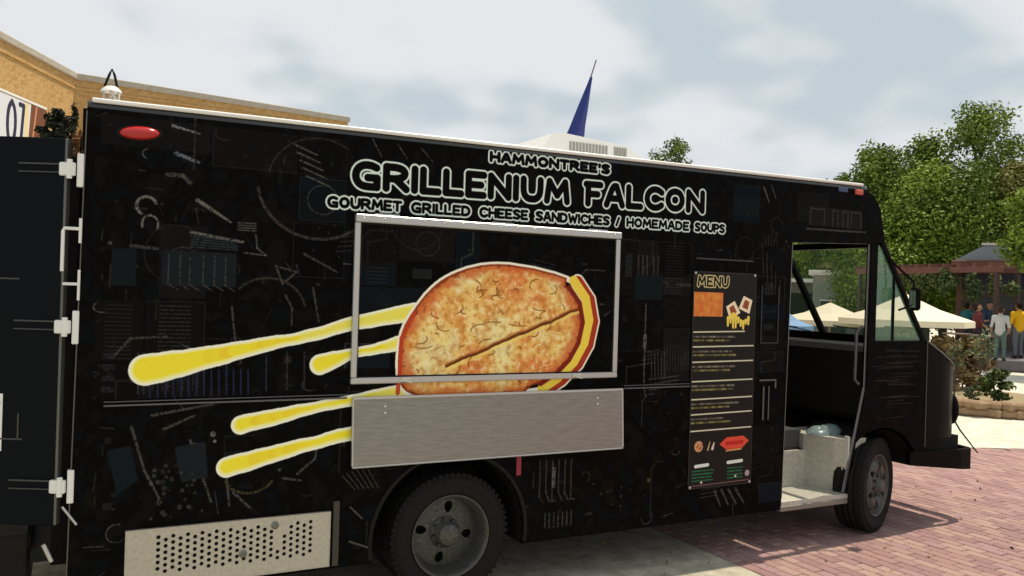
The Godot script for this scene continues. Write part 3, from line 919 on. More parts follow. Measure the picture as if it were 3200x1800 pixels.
func tree(label: String, at: Vector2, high: float, wide: float, kind: String, n: int, seed_: int, a := Vector3(0.045, 0.075, 0.018), b := Vector3(0.13, 0.17, 0.035), leaf := 0.3, low := 0.15) -> void:
	var o := thing("tree", label, "tree", Vector3(at.x, 0, at.y), 0.0, "trees around the plaza")
	rng.seed = seed_ * 7 + 1
	var tr := Shape.new()
	var top := Vector3(rng.randf_range(-0.3, 0.3), high * 0.93, rng.randf_range(-0.3, 0.3))
	var mid := Vector3(rng.randf_range(-0.2, 0.2), high * 0.45, rng.randf_range(-0.2, 0.2))
	var r0 := high * 0.022
	tr.tube([Vector3(0, -0.1, 0), Vector3(0, 0.3, 0), mid, top], [r0 * 1.5, r0, r0 * 0.7, 0.02], 8)
	put("trunk", tr, M.bark, o)
	var clumps := []
	var m := 26 if kind != "cone" else 22
	for k in m:
		var t := (k + 0.5) / m
		var y := lerpf(low, 0.97, t)
		var env: float
		match kind:
			"cone": env = (1.0 - t) * 0.95 + 0.08
			"oval": env = sqrt(maxf(0.05, 1.0 - pow(t * 2.0 - 0.85, 2.0) * 0.75))
			_: env = sqrt(maxf(0.06, 1.0 - pow(t * 1.7 - 0.7, 2.0)))
		var ang := k * 2.4 + rng.randf() * 0.8
		var reach := wide * 0.5 * env * rng.randf_range(0.35, 0.85)
		var c := Vector3(cos(ang) * reach, y * high, sin(ang) * reach)
		var s := wide * (0.1 + 0.13 * env) * rng.randf_range(0.75, 1.2)
		clumps.append([c, Vector3(s, s * rng.randf_range(0.65, 0.95), s)])
		if k % 2 == 0 and s > 0.3:
			var limb := Shape.new()
			var base := mid.lerp(top, clampf((y - 0.5) * 1.6, 0.0, 0.9)) if y > 0.5 else Vector3(0, high * y * 0.75, 0)
			limb.tube([base, base.lerp(c, 0.5) + Vector3(0, 0.15, 0), c], [r0 * 0.4, r0 * 0.25, 0.015], 5)
			put("limb", limb, M.bark, o)
	clumps.append([Vector3(top.x, high * 0.95, top.z), Vector3(wide * 0.09, high * 0.06, wide * 0.09)])
	put("crown", crown(clumps, n, leaf, a, b, seed_), M.leaf, o)

func trees() -> void:
	var yg := Vector3(0.205, 0.29, 0.035)
	var dg := Vector3(0.03, 0.055, 0.02)
	tree("mid green round tree just above the front corner of the truck roof", Vector2(34.2, -22.6), 9.6, 6.4, "oval", 26000, 101, Vector3(0.06, 0.1, 0.022), Vector3(0.16, 0.23, 0.035), 0.2)
	tree("narrow dark green conifer between the two bigger green trees", Vector2(37.0, -22.3), 10.3, 6.0, "cone", 22000, 102, dg, Vector3(0.08, 0.13, 0.03), 0.2)
	tree("tallest tree with a loose feathery top at the right of the sky", Vector2(38.3, -20.4), 11.7, 6.6, "oval", 26000, 103, Vector3(0.07, 0.11, 0.025), yg, 0.2)
	tree("broad yellow-green tree at the foot of the tallest tree", Vector2(34.3, -19.1), 8.2, 7.0, "round", 28000, 104, Vector3(0.05, 0.09, 0.014), yg, 0.19, 0.25)
	tree("olive tree cut off by the right edge of the picture", Vector2(36.8, -17.2), 8.4, 5.4, "round", 20000, 105, Vector3(0.07, 0.08, 0.02), Vector3(0.24, 0.23, 0.06), 0.19, 0.25)
	tree("yellow-green tree hanging over the right end of the pavilion roof", Vector2(24.9, -9.35), 5.6, 2.6, "round", 9000, 115, Vector3(0.06, 0.1, 0.018), yg, 0.16, 0.58)
	tree("bright green bushy tree right behind the cab windshield", Vector2(31.9, -19.1), 6.6, 6.2, "round", 26000, 106, Vector3(0.05, 0.09, 0.014), yg, 0.18, 0.28)
	tree("dark leafy tree filling the gap under the conifer", Vector2(37.9, -24.4), 9.0, 7.6, "round", 22000, 107, Vector3(0.05, 0.09, 0.02), Vector3(0.13, 0.19, 0.03), 0.2, 0.2)
	tree("small tree whose top just shows over the roof near the front", Vector2(37.8, -27.7), 9.2, 3.0, "round", 8000, 108, Vector3(0.05, 0.08, 0.02), yg, 0.2)
	tree("distant tree with its leafy tip behind the white roof unit", Vector2(37.2, -42.1), 13.4, 5.0, "oval", 9000, 109, Vector3(0.06, 0.1, 0.022), Vector3(0.16, 0.23, 0.035), 0.26)
	tree("low tree tip beside the small tree over the roof", Vector2(38.7, -29.7), 9.1, 3.4, "round", 8000, 110, Vector3(0.05, 0.08, 0.02), yg, 0.2)
	tree("green tree seen through the left part of the windshield", Vector2(43.5, -36.3), 8.4, 7.4, "round", 18000, 111, Vector3(0.09, 0.15, 0.03), yg, 0.24, 0.3)
	tree("green tree seen through the middle of the windshield", Vector2(44.2, -33.6), 8.2, 7.4, "round", 18000, 112, Vector3(0.09, 0.15, 0.03), yg, 0.24, 0.3)
	tree("dark leafy stand-in for an unclear dark dome beside the end of the white banner", Vector2(-0.5, -12.6), 5.25, 0.62, "round", 3200, 113, Vector3(0.012, 0.016, 0.012), Vector3(0.03, 0.04, 0.025), 0.1, 0.76)  # added leafy stand-in; the dark dome here was taken for a printed figure
	tree("small tree with russet brown leaves between the open rear door and the truck", Vector2(-0.02, -9.6), 4.35, 1.0, "round", 2200, 114, Vector3(0.05, 0.025, 0.012), Vector3(0.24, 0.12, 0.05), 0.15, 0.6)

func plant(called: String, label: String, category: String, at: Vector3, high: float, wide: float, n: int, seed_: int, a: Vector3, b: Vector3, low := 0.0) -> void:
	var o := thing(called, label, category, at)
	rng.seed = seed_
	var cl := []
	var st := Shape.new()
	for k in 7:
		var ang := k * 2.4
		var y := lerpf(low + 0.15, 0.88, k / 6.0)
		var rr := wide * 0.32 * (1.0 - 0.5 * k / 6.0)
		var c := Vector3(cos(ang) * rr, y * high, sin(ang) * rr)
		cl.append([c, Vector3(wide * 0.24, high * 0.13, wide * 0.24)])
		st.tube([Vector3(0, 0, 0), Vector3(0, y * high * 0.6, 0), c], [0.02, 0.014, 0.006], 5)
	put("stem", st, M.bark, o)
	put("foliage", crown(cl, n, maxf(0.05, wide * 0.16), a, b, seed_ + 1), M.leaf, o)

# ---------------------------------------------------------------- far side of the plaza
func umbrella(label: String, at: Vector3, top: float, edge: float, r: float, cloth: Material, group: String) -> void:
	var o := thing("patio_umbrella", label, "umbrella", at, 0.0, group)
	var pl := Shape.new()
	pl.tube([Vector3(0, 0, 0), Vector3(0, top + 0.05, 0)], 0.025, 8)
	put("pole", pl, mat(lin(0.3, 0.2, 0.1), 0.6), o)
	var ba := Shape.new()
	ba.lathe([Vector2(0.28, 0.0), Vector2(0.27, 0.06), Vector2(0.05, 0.1), Vector2(0.0, 0.1)], 16, Transform3D(Basis(Vector3.RIGHT, -PI / 2), Vector3.ZERO))
	put("base", ba, M.dark, o)
	var cn := Shape.new()
	var n := 8
	for k in n:
		var p := []
		for ring in [0.0, 0.5, 1.0]:
			for e in 2:
				var a := TAU * (k + e) / n
				p.append(Vector3(cos(a) * r * ring, lerpf(top, edge, ring) - 0.06 * sin(ring * PI), sin(a) * r * ring))
		cn.quad(p[2], p[4], p[5], p[3])
		cn.tri(p[0], p[2], p[3])
		cn.quad(p[4], p[4] + Vector3(0, -0.14, 0), p[5] + Vector3(0, -0.14, 0), p[5])
	put("canopy", cn, cloth, o)
	for k in n:
		var rb := Shape.new()
		var a := TAU * k / n
		rb.tube([Vector3(0, top - 0.1, 0), Vector3(cos(a) * r * 0.98, edge - 0.03, sin(a) * r * 0.98)], 0.01, 5)
		put("rib", rb, mat(lin(0.3, 0.2, 0.1), 0.6), o)

func background() -> void:
	# dark open pavilion with people under it
	var f := Vector3(0.58, 0, 0.82).normalized()
	var o := thing("pavilion", "dark open-fronted pavilion with grey roof and brown fascia at the right edge", "building", Vector3(27.14, 0.35, -13.72), atan2(-0.84, 0.54))
	var tc := Shape.new()
	tc.span(Vector3(-5.0, -0.35, -6.0), Vector3(10.0, 0.0, 3.2), 0.02)
	var terrace := put("terrace", tc, grain(mat(Color.WHITE, 0.9), 0.02, 131, lin(0.11, 0.1, 0.11), lin(0.2, 0.18, 0.19), 1.2))
	terrace.transform = o.transform
	tag(terrace, "", "", "", "structure")
	var s := Shape.new()
	# local x runs to the right along the front, local z towards the plaza
	s.prism(PackedVector2Array([Vector2(0, 3.2), Vector2(9, 3.2), Vector2(9, 3.72), Vector2(0.9, 3.72)]), -5.5, 0.35)
	put("roof", s, mat(lin(0.2, 0.22, 0.26), 0.5, 0.3), o)
	var s2 := Shape.new()
	s2.span(Vector3(-0.1, 2.98, -0.05), Vector3(9.05, 3.2, 0.45), 0.02)
	put("fascia", s2, mat(lin(0.14, 0.06, 0.035), 0.7), o)
	var s2b := Shape.new()
	s2b.span(Vector3(0.8, 3.72, 0.3), Vector3(9.0, 3.79, 0.42))
	put("gutter", s2b, mat(lin(0.5, 0.48, 0.44), 0.5), o)
	var s3 := Shape.new()
	s3.span(Vector3(0.1, 0, -5.4), Vector3(8.9, 3.2, -5.2))
	put("wall", s3, mat(lin(0.16, 0.13, 0.12), 0.9), o)
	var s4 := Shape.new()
	s4.span(Vector3(0.1, 2.2, -0.4), Vector3(8.9, 2.98, -0.3))  # near-black navy band across the top of the open front
	put("dark_band", s4, mat(lin(0.045, 0.045, 0.075), 0.9), o)
	for k in 5:
		var ps := Shape.new()
		ps.box(Vector3(0.15 + k * 2.1, 1.5, -0.2), Vector3(0.18, 2.98, 0.18), 0.01)
		put("post", ps, mat(lin(0.1, 0.05, 0.035), 0.8), o)
	for k in 3:
		var w := Shape.new()
		w.span(Vector3(0.8 + k * 2.7, 0.8, -5.19), Vector3(2.6 + k * 2.7, 2.0, -5.15))
		put("window", w, mat(lin(0.06, 0.07, 0.08), 0.15), o)
	# reddish pergola beam with hanging green
	var bm := thing("pergola", "long red-brown timber pergola with hanging green plants beside the pavilion", "pergola", Vector3(26.9, 0.1, -14.9), atan2(-0.99, -0.16))
	var tm := grain(mat(Color.WHITE, 0.8), 0.03, 120, lin(0.12, 0.045, 0.035), lin(0.2, 0.085, 0.07), 0.6)
	for k in 2:
		var b := Shape.new()
		b.span(Vector3(-3.2, 3.0, -0.9 * k - 0.07), Vector3(3.4, 3.2, -0.9 * k + 0.07), 0.01)
		put("beam", b, tm, bm)
		for j in 2:
			var q := Shape.new()
			q.box(Vector3(-3.0 + j * 6.2, 1.5, -0.9 * k), Vector3(0.13, 3.0, 0.13), 0.01)
			put("post", q, mat(lin(0.06, 0.035, 0.03), 0.8), bm)
	for k in 11:
		var b := Shape.new()
		b.span(Vector3(-3.05 + k * 0.62, 3.2, -1.2), Vector3(-2.97 + k * 0.62, 3.32, 0.3))
		put("rafter", b, tm, bm)
	rng.seed = 77
	var cl := []
	for k in 16: cl.append([Vector3(-3.0 + k * 0.42, rng.randf_range(2.3, 2.9), rng.randf_range(-0.6, 0.2)), Vector3(0.26, rng.randf_range(0.25, 0.5), 0.24)])
	put("climber", crown(cl, 5000, 0.13, Vector3(0.04, 0.08, 0.03), Vector3(0.18, 0.22, 0.08), 78), M.leaf, bm)
	# umbrellas
	umbrella("cream patio umbrella with its edge showing right of the cab", Vector3(17.5, 0, -8.35), 2.24, 1.62, 1.5, M.cream, "cream umbrellas on the plaza")
	umbrella("cream patio umbrella seen whole through the windshield", Vector3(17.9, 0, -10.95), 1.97, 1.5, 1.35, M.cream, "cream umbrellas on the plaza")
	umbrella("small blue and white umbrella at the left of the windshield", Vector3(13.7, 0, -8.5), 1.8, 1.45, 0.62, mat(lin(0.2, 0.36, 0.6), 0.7), "")
	# shops behind
	var shop := thing("shop_building", "pale shop with white roof edge and dark sign board seen through the windshield", "building", Vector3(33.2, 0, -25.6), atan2(-2.15, 1.78))
	var w1 := Shape.new()
	w1.span(Vector3(0, 0, -6), Vector3(5.4, 3.3, 0))
	put("wall", w1, grain(mat(Color.WHITE, 0.9), 0.02, 130, lin(0.2, 0.24, 0.2), lin(0.28, 0.32, 0.27), 2.0), shop)
	var w2 := Shape.new()
	w2.span(Vector3(-0.2, 3.3, -6.2), Vector3(5.6, 3.55, 0.3), 0.02)
	put("roof", w2, M.white, shop)
	var w3 := Shape.new()
	w3.span(Vector3(1.9, 2.3, 0.02), Vector3(3.8, 3.0, 0.12), 0.02)
	put("sign_board", w3, mat(lin(0.03, 0.035, 0.03), 0.6), shop)
	for k in 3:
		var g := Shape.new()
		g.span(Vector3(0.4 + k * 1.65, 0.2, 0.01), Vector3(1.6 + k * 1.65, 2.0, 0.06))
		var wd := put("window", g, mat(lin(0.04, 0.06, 0.06), 0.1), shop)
		var fr := Shape.new()
		for e in [[0.35, 1.65, 2.0, 2.06], [0.35, 1.65, 0.14, 0.2]]:
			fr.span(Vector3(e[0] + k * 1.65, e[2], 0.01), Vector3(e[1] + k * 1.65, e[3], 0.09))
		put("frame", fr, M.white, wd)
	var shop2 := thing("market_stall", "grey stall with white awning edge at the left of the windshield", "stall", Vector3(35.0, 0, -30.2), atan2(-1.54, 1.4))
	var q1 := Shape.new()
	q1.span(Vector3(0, 0, -3), Vector3(3.6, 3.0, -2.9))
	q1.span(Vector3(0, 0, -2.9), Vector3(0.5, 3.0, 0))
	q1.span(Vector3(3.1, 0, -2.9), Vector3(3.6, 3.0, 0))
	q1.span(Vector3(0.5, 0, -0.1), Vector3(3.1, 0.95, 0))
	q1.span(Vector3(0.5, 2.4, -0.1), Vector3(3.1, 3.0, 0))
	put("wall", q1, mat(lin(0.14, 0.14, 0.14), 0.9), shop2)
	var q4 := Shape.new()
	q4.span(Vector3(0.4, 0.95, -0.4), Vector3(3.2, 1.0, 0.15), 0.01)
	put("counter", q4, mat(lin(0.3, 0.22, 0.14), 0.7), shop2)
	var q2 := Shape.new()
	q2.prism(PackedVector2Array([Vector2(-0.3, 3.0), Vector2(3.9, 3.0), Vector2(3.9, 3.2), Vector2(-0.3, 3.2)]), -3.2, 0.8)
	put("awning", q2, M.white, shop2)
	# planter of stones
	var pw := thing("planter", "low planter edged with rough tan stones on the pale pavement", "planter", Vector3(14.4, 0, -4.6))
	rng.seed = 9
	var path := [Vector2(0.2, -0.9), Vector2(-0.1, -0.4), Vector2(0.1, 0.1), Vector2(0.6, 0.55), Vector2(1.3, 0.75), Vector2(2.1, 0.95), Vector2(3.0, 1.2)]
	for i in path.size() - 1:
		for k in 3:
			var q: Vector2 = path[i].lerp(path[i + 1], k / 3.0)
			for row in 2:
				var st := Shape.new()
				st.box(Vector3.ZERO, Vector3(rng.randf_range(0.22, 0.3), rng.randf_range(0.13, 0.17), rng.randf_range(0.2, 0.3)), 0.04, Basis(Vector3.UP, rng.randf() * 3.0))
				var so := put("stone", st, M.stone, pw)
				so.position = Vector3(q.x + rng.randf_range(-0.04, 0.04), 0.07 + row * 0.14, q.y + rng.randf_range(-0.04, 0.04))
	var so2 := Shape.new()
	so2.prism(PackedVector2Array([Vector2(0.25, 0.9), Vector2(0.0, 0.4), Vector2(0.2, -0.05), Vector2(0.7, -0.45), Vector2(1.4, -0.65), Vector2(3.0, -1.0), Vector2(3.0, 1.5), Vector2(0.6, 1.5)]), 0.0, 0.2)
	var sm := put("soil", so2, M.soil, pw)
	sm.rotation.x = -PI / 2
	plant("shrub", "dark green bushy shrub in the stone-edged planter", "shrub", Vector3(15.25, 0.2, -4.72), 0.62, 0.75, 700, 201, Vector3(0.03, 0.05, 0.015), Vector3(0.1, 0.13, 0.04))
	plant("shrub", "small low shrub at the left foot of the dark green shrub", "shrub", Vector3(14.65, 0.2, -4.75), 0.34, 0.4, 300, 203, Vector3(0.03, 0.05, 0.015), Vector3(0.09, 0.1, 0.04))
	plant("sapling", "thin young tree with sparse leaves in front of the white pavement, nearest the truck nose", "sapling", Vector3(15.3, 0.2, -5.55), 1.15, 0.55, 120, 205, Vector3(0.05, 0.06, 0.03), Vector3(0.14, 0.16, 0.07), 0.45)
	plant("sapling", "taller pale-leaved young tree between the thin sapling and the shrub", "sapling", Vector3(16.4, 0.1, -5.75), 1.5, 0.7, 170, 207, Vector3(0.08, 0.1, 0.05), Vector3(0.2, 0.24, 0.12), 0.4)
	plant("shrub", "yellow-green shrub under the cream umbrella beside the cab", "shrub", Vector3(16.6, 0, -7.8), 1.5, 1.3, 900, 209, Vector3(0.07, 0.08, 0.02), Vector3(0.24, 0.24, 0.07))
	plant("shrub", "brown dry shrub behind the hood of the truck", "shrub", Vector3(18.6, 0, -7.6), 1.25, 1.4, 900, 211, Vector3(0.08, 0.05, 0.025), Vector3(0.3, 0.2, 0.1))
	plant("shrub", "tan dry shrub at the foot of the cream umbrella, nearest the hood", "shrub", Vector3(17.3, 0, -7.35), 1.3, 1.2, 1100, 213, Vector3(0.1, 0.07, 0.03), Vector3(0.34, 0.26, 0.12))
	plant("shrub", "rust-coloured shrub between the cream umbrella and the people", "shrub", Vector3(19.2, 0, -7.9), 1.2, 1.1, 900, 215, Vector3(0.1, 0.045, 0.02), Vector3(0.34, 0.16, 0.07))
	# people on the far side
	var skin := Color(0.35, 0.2, 0.14)
	person("person standing in a yellow shirt and grey trousers at the right edge", Vector3(26.5, 0.35, -11.05), 1.76, 2.6, Color(0.75, 0.42, 0.02), Color(0.14, 0.15, 0.17), skin, Color(0.02, 0.015, 0.01), 0.12, 301)
	person("person in a pale grey top and dark trousers beside the yellow shirt", Vector3(24.5, 0.35, -10.4), 1.62, 2.0, Color(0.5, 0.5, 0.5), Color(0.1, 0.16, 0.14), skin, Color(0.05, 0.03, 0.02), 0.0, 302)
	person("person in a dark blue top turned away under the pavilion", Vector3(27.3, 0.35, -12.5), 1.74, -0.6, Color(0.04, 0.06, 0.11), Color(0.03, 0.03, 0.04), skin, Color(0.015, 0.012, 0.01), 0.15, 303)
	person("person in a maroon top nearest the pavilion's first post", Vector3(25.1, 0.35, -11.5), 1.68, 0.9, Color(0.14, 0.04, 0.04), Color(0.04, 0.035, 0.05), skin, Color(0.02, 0.015, 0.01), 0.05, 304)
	person("person in a teal top left of the pavilion", Vector3(27.3, 0.35, -13.3), 1.7, 1.6, Color(0.03, 0.14, 0.16), Color(0.05, 0.05, 0.06), skin, Color(0.02, 0.015, 0.01), 0.1, 305)
	for q in [[24.6, -10.9, "square dark cafe table nearest the row of people"], [24.9, -12.0, "square dark cafe table behind the hood of the truck"]]:
		var t := thing("cafe_table", q[2], "table", Vector3(q[0], 0.35, q[1]), 0.4, "cafe tables by the pavilion")
		var tp := Shape.new()
		tp.box(Vector3(0, 0.73, 0), Vector3(0.8, 0.04, 0.8), 0.01)
		put("tabletop", tp, mat(lin(0.12, 0.08, 0.06), 0.6), t)
		var lg := Shape.new()
		lg.tube([Vector3(0, 0.04, 0), Vector3(0, 0.71, 0)], 0.035, 8)
		put("leg", lg, M.dark, t)
		var bs := Shape.new()
		bs.box(Vector3(0, 0.02, 0), Vector3(0.45, 0.04, 0.45), 0.01)
		put("base", bs, M.dark, t)

# one continuous figure: smooth union of tapered capsules, meshed as surface nets
func person(label: String, at: Vector3, high: float, turn: float, shirt: Color, legs: Color, skin: Color, hair: Color, lean: float, seed_: int) -> void:
	rng.seed = seed_
	var k := high / 1.75
	var sw := rng.randf_range(0.02, 0.1)
	var B := []                                              # a, b, ra, rb, colour
	var hipl := Vector3(-0.09, 0.92, 0); var hipr := Vector3(0.09, 0.92, 0)
	var knl := Vector3(-0.1, 0.5, 0.03 + sw); var knr := Vector3(0.1, 0.5, 0.03 - sw * 0.4)
	var anl := Vector3(-0.11, 0.09, sw * 0.9); var anr := Vector3(0.11, 0.09, -sw)
	var shl := Vector3(-0.18, 1.42, 0); var shr := Vector3(0.18, 1.42, 0)
	var ell := Vector3(-0.25, 1.13, -0.02 + lean); var elr := Vector3(0.25, 1.13, -0.03)
	var wrl := ell + Vector3(0.06, -0.2 + lean * 1.6, 0.12 + lean); var wrr := elr + Vector3(0.0, -0.24, 0.06)
	B.append([Vector3(0, 0.97, 0), Vector3(0, 1.14, 0), 0.15, 0.135, shirt])
	B.append([Vector3(0, 1.14, 0), Vector3(0, 1.36, -0.01), 0.135, 0.16, shirt])
	B.append([shl, shr, 0.075, 0.075, shirt])
	B.append([Vector3(0, 1.42, -0.01), Vector3(0, 1.56, 0.01), 0.065, 0.055, skin])
	B.append([Vector3(0, 1.63, 0.03), Vector3(0, 1.67, 0.0), 0.085, 0.1, skin])
	B.append([Vector3(0, 1.655, 0.105), Vector3(0, 1.63, 0.13), 0.016, 0.02, skin])
	B.append([Vector3(-0.1, 1.64, 0), Vector3(-0.1, 1.67, -0.01), 0.018, 0.022, skin])
	B.append([Vector3(0.1, 1.64, 0), Vector3(0.1, 1.67, -0.01), 0.018, 0.022, skin])
	B.append([Vector3(0, 1.7, -0.03), Vector3(0, 1.65, -0.06), 0.095, 0.08, hair])
	for q in [[hipl, knl, anl, shl, ell, wrl, -1], [hipr, knr, anr, shr, elr, wrr, 1]]:
		B.append([q[0], q[1], 0.1, 0.068, legs]); B.append([q[1], q[2], 0.066, 0.045, legs])
		B.append([q[2] + Vector3(0, -0.045, -0.03), q[2] + Vector3(0.02 * q[6], -0.055, 0.15), 0.045, 0.035, Color(0.03, 0.025, 0.02)])
		B.append([q[3], q[4], 0.06, 0.045, shirt]); B.append([q[4], q[5], 0.043, 0.03, skin])
		B.append([q[5], q[5] + (q[5] - q[4]).normalized() * 0.09, 0.034, 0.03, skin])
	var h := 0.03
	var lo := Vector3(-0.42, -0.04, -0.3); var nx := 29; var ny := 62; var nz := 26
	var f := PackedFloat32Array(); f.resize(nx * ny * nz); f.fill(1.0)
	var who := PackedInt32Array(); who.resize(nx * ny * nz)
	var best := PackedFloat32Array(); best.resize(nx * ny * nz); best.fill(9.0)
	for bi in B.size():
		var b: Array = B[bi]
		var m: float = maxf(b[2], b[3]) + 0.09
		var p0: Vector3 = (b[0].min(b[1]) - Vector3.ONE * m - lo) / h
		var p1: Vector3 = (b[0].max(b[1]) + Vector3.ONE * m - lo) / h
		var ab: Vector3 = b[1] - b[0]
		var ll := maxf(ab.length_squared(), 1e-6)
		for z in range(maxi(0, int(p0.z)), mini(nz, int(p1.z) + 1)):
			for y in range(maxi(0, int(p0.y)), mini(ny, int(p1.y) + 1)):
				for x in range(maxi(0, int(p0.x)), mini(nx, int(p1.x) + 1)):
					var p := lo + Vector3(x, y, z) * h
					var t := clampf((p - b[0]).dot(ab) / ll, 0.0, 1.0)
					var e := p.distance_to(b[0] + ab * t) - lerpf(b[2], b[3], t)
					var i := (z * ny + y) * nx + x
					if e < best[i]: best[i] = e; who[i] = bi
					var kk := 0.035
					var hh := maxf(kk - absf(f[i] - e), 0.0) / kk
					f[i] = minf(f[i], e) - hh * hh * kk * 0.25
	var s := Shape.new()
	s.smooth()
	var vert := {}
	var cell := func(x: int, y: int, z: int) -> Array:
		var key := (z * ny + y) * nx + x
		if vert.has(key): return vert[key]
		var sum := Vector3.ZERO; var c := 0
		for e in [[0,0,0,1,0,0],[0,1,0,1,1,0],[0,0,1,1,0,1],[0,1,1,1,1,1],[0,0,0,0,1,0],[1,0,0,1,1,0],[0,0,1,0,1,1],[1,0,1,1,1,1],[0,0,0,0,0,1],[1,0,0,1,0,1],[0,1,0,0,1,1],[1,1,0,1,1,1]]:
			var fa := f[((z + e[2]) * ny + y + e[1]) * nx + x + e[0]]
			var fb := f[((z + e[5]) * ny + y + e[4]) * nx + x + e[3]]
			if (fa < 0) != (fb < 0):
				sum += Vector3(x + e[0], y + e[1], z + e[2]).lerp(Vector3(x + e[3], y + e[4], z + e[5]), fa / (fa - fb)); c += 1
		vert[key] = [(lo + sum / maxi(c, 1) * h) * k, B[who[key]][4]]
		return vert[key]
	for z in range(1, nz - 1):
		for y in range(1, ny - 1):
			for x in range(1, nx - 1):
				var a := f[(z * ny + y) * nx + x]
				for ax in 3:
					var d := [int(ax == 0), int(ax == 1), int(ax == 2)]
					var b := f[((z + d[2]) * ny + y + d[1]) * nx + x + d[0]]
					if (a < 0) == (b < 0): continue
					var u := [int(ax == 2), int(ax == 0), int(ax == 1)]
					var w := [int(ax == 1), int(ax == 2), int(ax == 0)]
					var q := [cell.call(x - u[0] - w[0], y - u[1] - w[1], z - u[2] - w[2]), cell.call(x - w[0], y - w[1], z - w[2]), cell.call(x, y, z), cell.call(x - u[0], y - u[1], z - u[2])]
					if a >= 0: q.reverse()
					for t in [0, 2, 1, 0, 3, 2]:
						s.col = q[t][1]; s.v(q[t][0])
	s.col = skin
	for q in [[wrl, ell, -1], [wrr, elr, 1]]:                 # fingers and thumb
		var d: Vector3 = (q[0] - q[1]).normalized()
		var side := Vector3(0, 0, 1)
		for j in 4:
			var p: Vector3 = q[0] + d * 0.085 + side * (0.022 * (j - 1.5))
			var l: float = [0.06, 0.075, 0.07, 0.055][j]
			s.tube([p * k, (p + d * l * 0.6 + Vector3(-0.006 * q[2], 0, 0)) * k, (p + d * l + Vector3(-0.02 * q[2], 0, 0)) * k], [0.0095, 0.009, 0.007], 5)
		var tp: Vector3 = q[0] + d * 0.03 + side * 0.03
		s.tube([tp * k, (tp + d * 0.04 + side * 0.02) * k, (tp + d * 0.065 + side * 0.022) * k], [0.011, 0.01, 0.008], 5)
	var o := thing("person", label, "person", at, turn, "people by the pavilion")
	put("body", s, vmat(0.8, 0.2), o)
	var ey := Shape.new()
	for sx in [-1, 1]: ey.box(Vector3(0.034 * sx, 1.672, 0.103) * k, Vector3(0.024, 0.012, 0.008) * k, 0.003)
	put("eyes", ey, M.dark, o)
	var mo := Shape.new()
	mo.box(Vector3(0, 1.59, 0.108) * k, Vector3(0.045, 0.01, 0.012) * k, 0.003)
	put("mouth", mo, mat(lin(0.25, 0.08, 0.06), 0.6), o)

# ---------------------------------------------------------------- the truck
func roof_y(x: float) -> float:
	return 2.965 + 0.009 * x

func arch(c: Vector2, r: float, a0: float, a1: float, n: int) -> Array:
	var out := []
	for i in n + 1:
		var a := lerpf(a0, a1, float(i) / n)
		out.append(c + Vector2(cos(a), sin(a)) * r)
	return out

func hole_cell(s: Shape, lo: Vector2, hi: Vector2, c: Vector2, r: float, to3: Callable, depth: float) -> void:
	# a piece of plate from lo to hi with a round hole, with the hole's inner wall
	var n := 12
	var rim := []; var edge := []
	for i in n:
		var a := TAU * i / n
		var d := Vector2(cos(a), sin(a))
		rim.append(c + d * r)
		var t := 1e9
		if d.x > 1e-6: t = minf(t, (hi.x - c.x) / d.x)
		if d.x < -1e-6: t = minf(t, (lo.x - c.x) / d.x)
		if d.y > 1e-6: t = minf(t, (hi.y - c.y) / d.y)
		if d.y < -1e-6: t = minf(t, (lo.y - c.y) / d.y)
		edge.append(c + d * t)
	var corners := [Vector2(hi.x, hi.y), Vector2(lo.x, hi.y), Vector2(lo.x, lo.y), Vector2(hi.x, lo.y)]
	for i in n:
		var j := (i + 1) % n
		var a: Vector2 = edge[i]; var b: Vector2 = edge[j]
		s.quad(to3.call(rim[i], 0.0), to3.call(a, 0.0), to3.call(b, 0.0), to3.call(rim[j], 0.0))
		s.quad(to3.call(rim[j], 0.0), to3.call(rim[j], depth), to3.call(rim[i], depth), to3.call(rim[i], 0.0))
		if absf(a.x - b.x) > 1e-5 and absf(a.y - b.y) > 1e-5:
			for k in corners:
				if (k - (a + b) / 2.0).length() < (hi - lo).length() * 0.3 and (absf(k.x - a.x) < 1e-5 or absf(k.y - a.y) < 1e-5) and (absf(k.x - b.x) < 1e-5 or absf(k.y - b.y) < 1e-5):
					s.tri(to3.call(a, 0.0), to3.call(k, 0.0), to3.call(b, 0.0))

